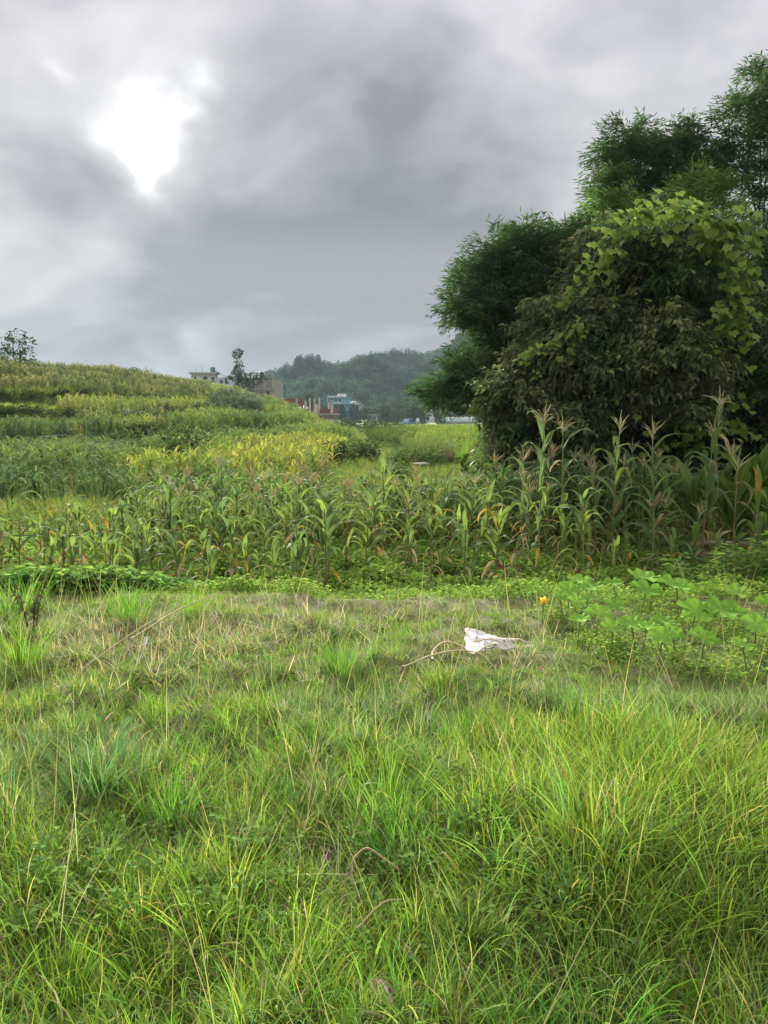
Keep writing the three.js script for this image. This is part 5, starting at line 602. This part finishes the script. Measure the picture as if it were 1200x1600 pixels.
  const clover = sprig(610, 9, 0.07, 0.02, 0.019, { r: 1.2, up: 0.6 }), C = []; for (let k = 0; k < 420; k++) { const w = R(), cx = [0.35, 1.2, -0.75, 0.3][k % 4], cd = [2.35, 2.55, 2.45, 2.75][k % 4], x = cx + 0.9 * (R() - 0.5), d = cd + 0.7 * (R() - 0.5); C.push([x, ground(x, -d) + 0.02, -d, R() * 6.28, 0.8 + 0.8 * w, vary(R, [0.17, 0.3, 0.06])]); }
  stuff('clover', 'small round clover leaves low between the grass', 'clover', clover, weedMat, C);
}
// ---------------------------------------------------------------- things lying in the grass
{ // white sheet
  const O = [0.72, ground(0.72, -4.95) + 0.1, -4.95], t = thing('plastic_sheet', 'crumpled white plastic sheet lying on the grass', 'sheet', O, -0.1), g = new GB(), nu = 30, nv = 18, rows = [];
  const side = (u, v) => { const x = -0.19 + 0.36 * u, w = lerp(0.2, 0.035, Math.pow(u, 0.8)) * (1 + 0.35 * Math.sin(Math.PI * clamp(u * 1.5, 0, 1))), tear = 0.02 * noise2(u * 9, v * 2), z = (v - 0.5) * 2 * w + 0.02 * u + (v > 0.9 ? 0.03 * Math.sin(u * 9) : 0); const y = 0.03 * (1 - u) * (1 - v) + 0.016 * noise2(u * 2.2, v * 2.2) + 0.009 * Math.sin(u * 15 + v * 5 + 2 * noise2(u * 2, v * 2)) * (0.3 + v) + 0.003 * noise2(u * 9, v * 7) - 0.03 * v; return [x + tear, y, z]; };
  for (const off of [0, -0.005]) { const base = []; for (let i = 0; i <= nu; i++) { const r = []; for (let j = 0; j <= nv; j++) { const p = side(i / nu, j / nv); r.push(g.v(p[0], p[1] + off, p[2], i / nu, j / nv)); } base.push(r); } for (let i = 0; i < nu; i++) for (let j = 0; j < nv; j++) g.quad(base[i][j], base[i][j + 1], base[i + 1][j + 1], base[i + 1][j]); rows.push(base); }
  t.scale.set(0.92, 0.75, 0.92); part(t, 'sheet_body', g.build(), foliage([0.74, 0.71, 0.66], { trans: 0.15, coat: 0.1 }));
  const w = new GB(); w.tube([[0.15, 0.0, 0.01], [0.2, 0.01, 0.0], [0.25, -0.01, 0.02], [0.3, 0.0, 0.03]], [0.02, 0.012, 0.008, 0.004], 6); part(t, 'twisted_corner', w.build(), foliage([0.6, 0.52, 0.4], { trans: 0.1 }));
}
function twig(name, label, pts, r, c, cat = 'stem') { const o = pts[0], g = new GB(), P = new THREE.CatmullRomCurve3(pts.map(([x, h, z]) => new THREE.Vector3(x - o[0], ground(x, z) + h - ground(o[0], o[2]), z - o[2]))).getPoints(pts.length * 8); g.tube(P.map((v) => v.toArray()), P.map((_, k) => r * (1 - 0.5 * k / P.length) * (k % 7 === 0 ? 1.5 : 1)), 6); const m = lit(new THREE.Mesh(g.build(), solid(c, 0.9))); m.name = numbered(name); m.position.set(o[0], ground(o[0], o[2]), o[2]); scene.add(m); tag(m, label, cat); return m; }
twig('dry_stem', 'thick pale dry stem curled into a loop below the white sheet', [[0.3, 0.1, -4.55], [0.32, 0.15, -4.68], [0.4, 0.19, -4.76], [0.5, 0.17, -4.72], [0.56, 0.12, -4.62], [0.64, 0.15, -4.68], [0.72, 0.14, -4.75]], 0.008, [0.5, 0.4, 0.24]);
twig('dry_stem', 'long straight dry stem under the curled one', [[0.12, 0.1, -4.5], [0.3, 0.13, -4.52], [0.48, 0.15, -4.6], [0.6, 0.12, -4.56], [0.68, 0.05, -4.45]], 0.006, [0.5, 0.41, 0.25]);
twig('dry_stem', 'short forked dry stem beside the white sheet', [[0.6, 0.12, -4.9], [0.7, 0.16, -4.78], [0.78, 0.13, -4.68], [0.8, 0.05, -4.55]], 0.005, [0.46, 0.36, 0.2]);
twig('dry_stem', 'bent brown stalk arching over the grass near the bottom centre', [[-0.14, 0.02, -2.3], [-0.11, 0.15, -2.34], [-0.06, 0.2, -2.36], [0.0, 0.17, -2.33], [0.05, 0.14, -2.3]], 0.0045, [0.36, 0.26, 0.15]);
twig('dry_stem', 'thin brown stalk lying near the bottom centre', [[-0.08, 0.12, -2.1], [0.0, 0.15, -2.17], [0.06, 0.12, -2.2]], 0.0035, [0.36, 0.26, 0.15]);
twig('dry_stem', 'long bleached stalk leaning through the straw at the left', [[-1.9, 0.05, -4.6], [-1.65, 0.2, -4.9], [-1.45, 0.3, -5.15]], 0.005, [0.5, 0.42, 0.24]);
twig('dry_stem', 'pale stalk pointing at the front left maize', [[-1.75, 0.1, -5.1], [-1.45, 0.22, -5.4], [-1.2, 0.32, -5.6]], 0.006, [0.52, 0.44, 0.26]);
{ // dead weed at the left edge
  const x = -2.62, z = -5.5, t = thing('dead_weed', 'dark withered weed with curled brown leaves at the left edge', 'weed', [x, ground(x, z), z]), R = rngOf(620), s = new GB(), l = new GB(); t.scale.setScalar(0.72);
  for (let k = 0; k < 9; k++) { const a = k * 0.8 + R(), q = 0.1 + 0.15 * R(), h = 0.35 + 0.25 * R(), e = [q * Math.cos(a), h, q * Math.sin(a)]; s.tube([[0.03 * Math.cos(a), -0.05, 0.03 * Math.sin(a)], [e[0] * 0.5, h * 0.55, e[2] * 0.5], e], [0.006, 0.004, 0.002], 5); for (let j = 0; j < 9; j++) { const f = 0.4 + 0.6 * R(); l.leaf(e[0] * f, h * f, e[2] * f, R() - 0.5, 0.2 - R() * 0.6, R() - 0.5, 0.05 + 0.04 * R(), 0.03, 0.3, R() * 6, leafTone(R, 0.7, 1.3)); } }
  part(t, 'stems', s.build(), solid([0.07, 0.05, 0.035], 0.9)); part(t, 'leaves', l.build(), foliage([0.12, 0.11, 0.05], { vc: true, trans: 0.2 }));
  const sc = thing('white_scrap', 'tiny white scrap of plastic in the straw', 'scrap', [-1.62, ground(-1.62, -5.0) + 0.09, -5.0]); const g = new GB(); for (const y of [0, -0.002]) { const a = g.v(-0.02, y, 0), b = g.v(0.015, y + 0.01, 0.005), c = g.v(0.018, y + 0.06, -0.01), d = g.v(-0.012, y + 0.055, -0.012); g.quad(a, b, c, d); } part(sc, 'film', g.build(), solid([0.75, 0.75, 0.74], 0.6, { side: THREE.DoubleSide }));
}
renderer.render(scene, camera);
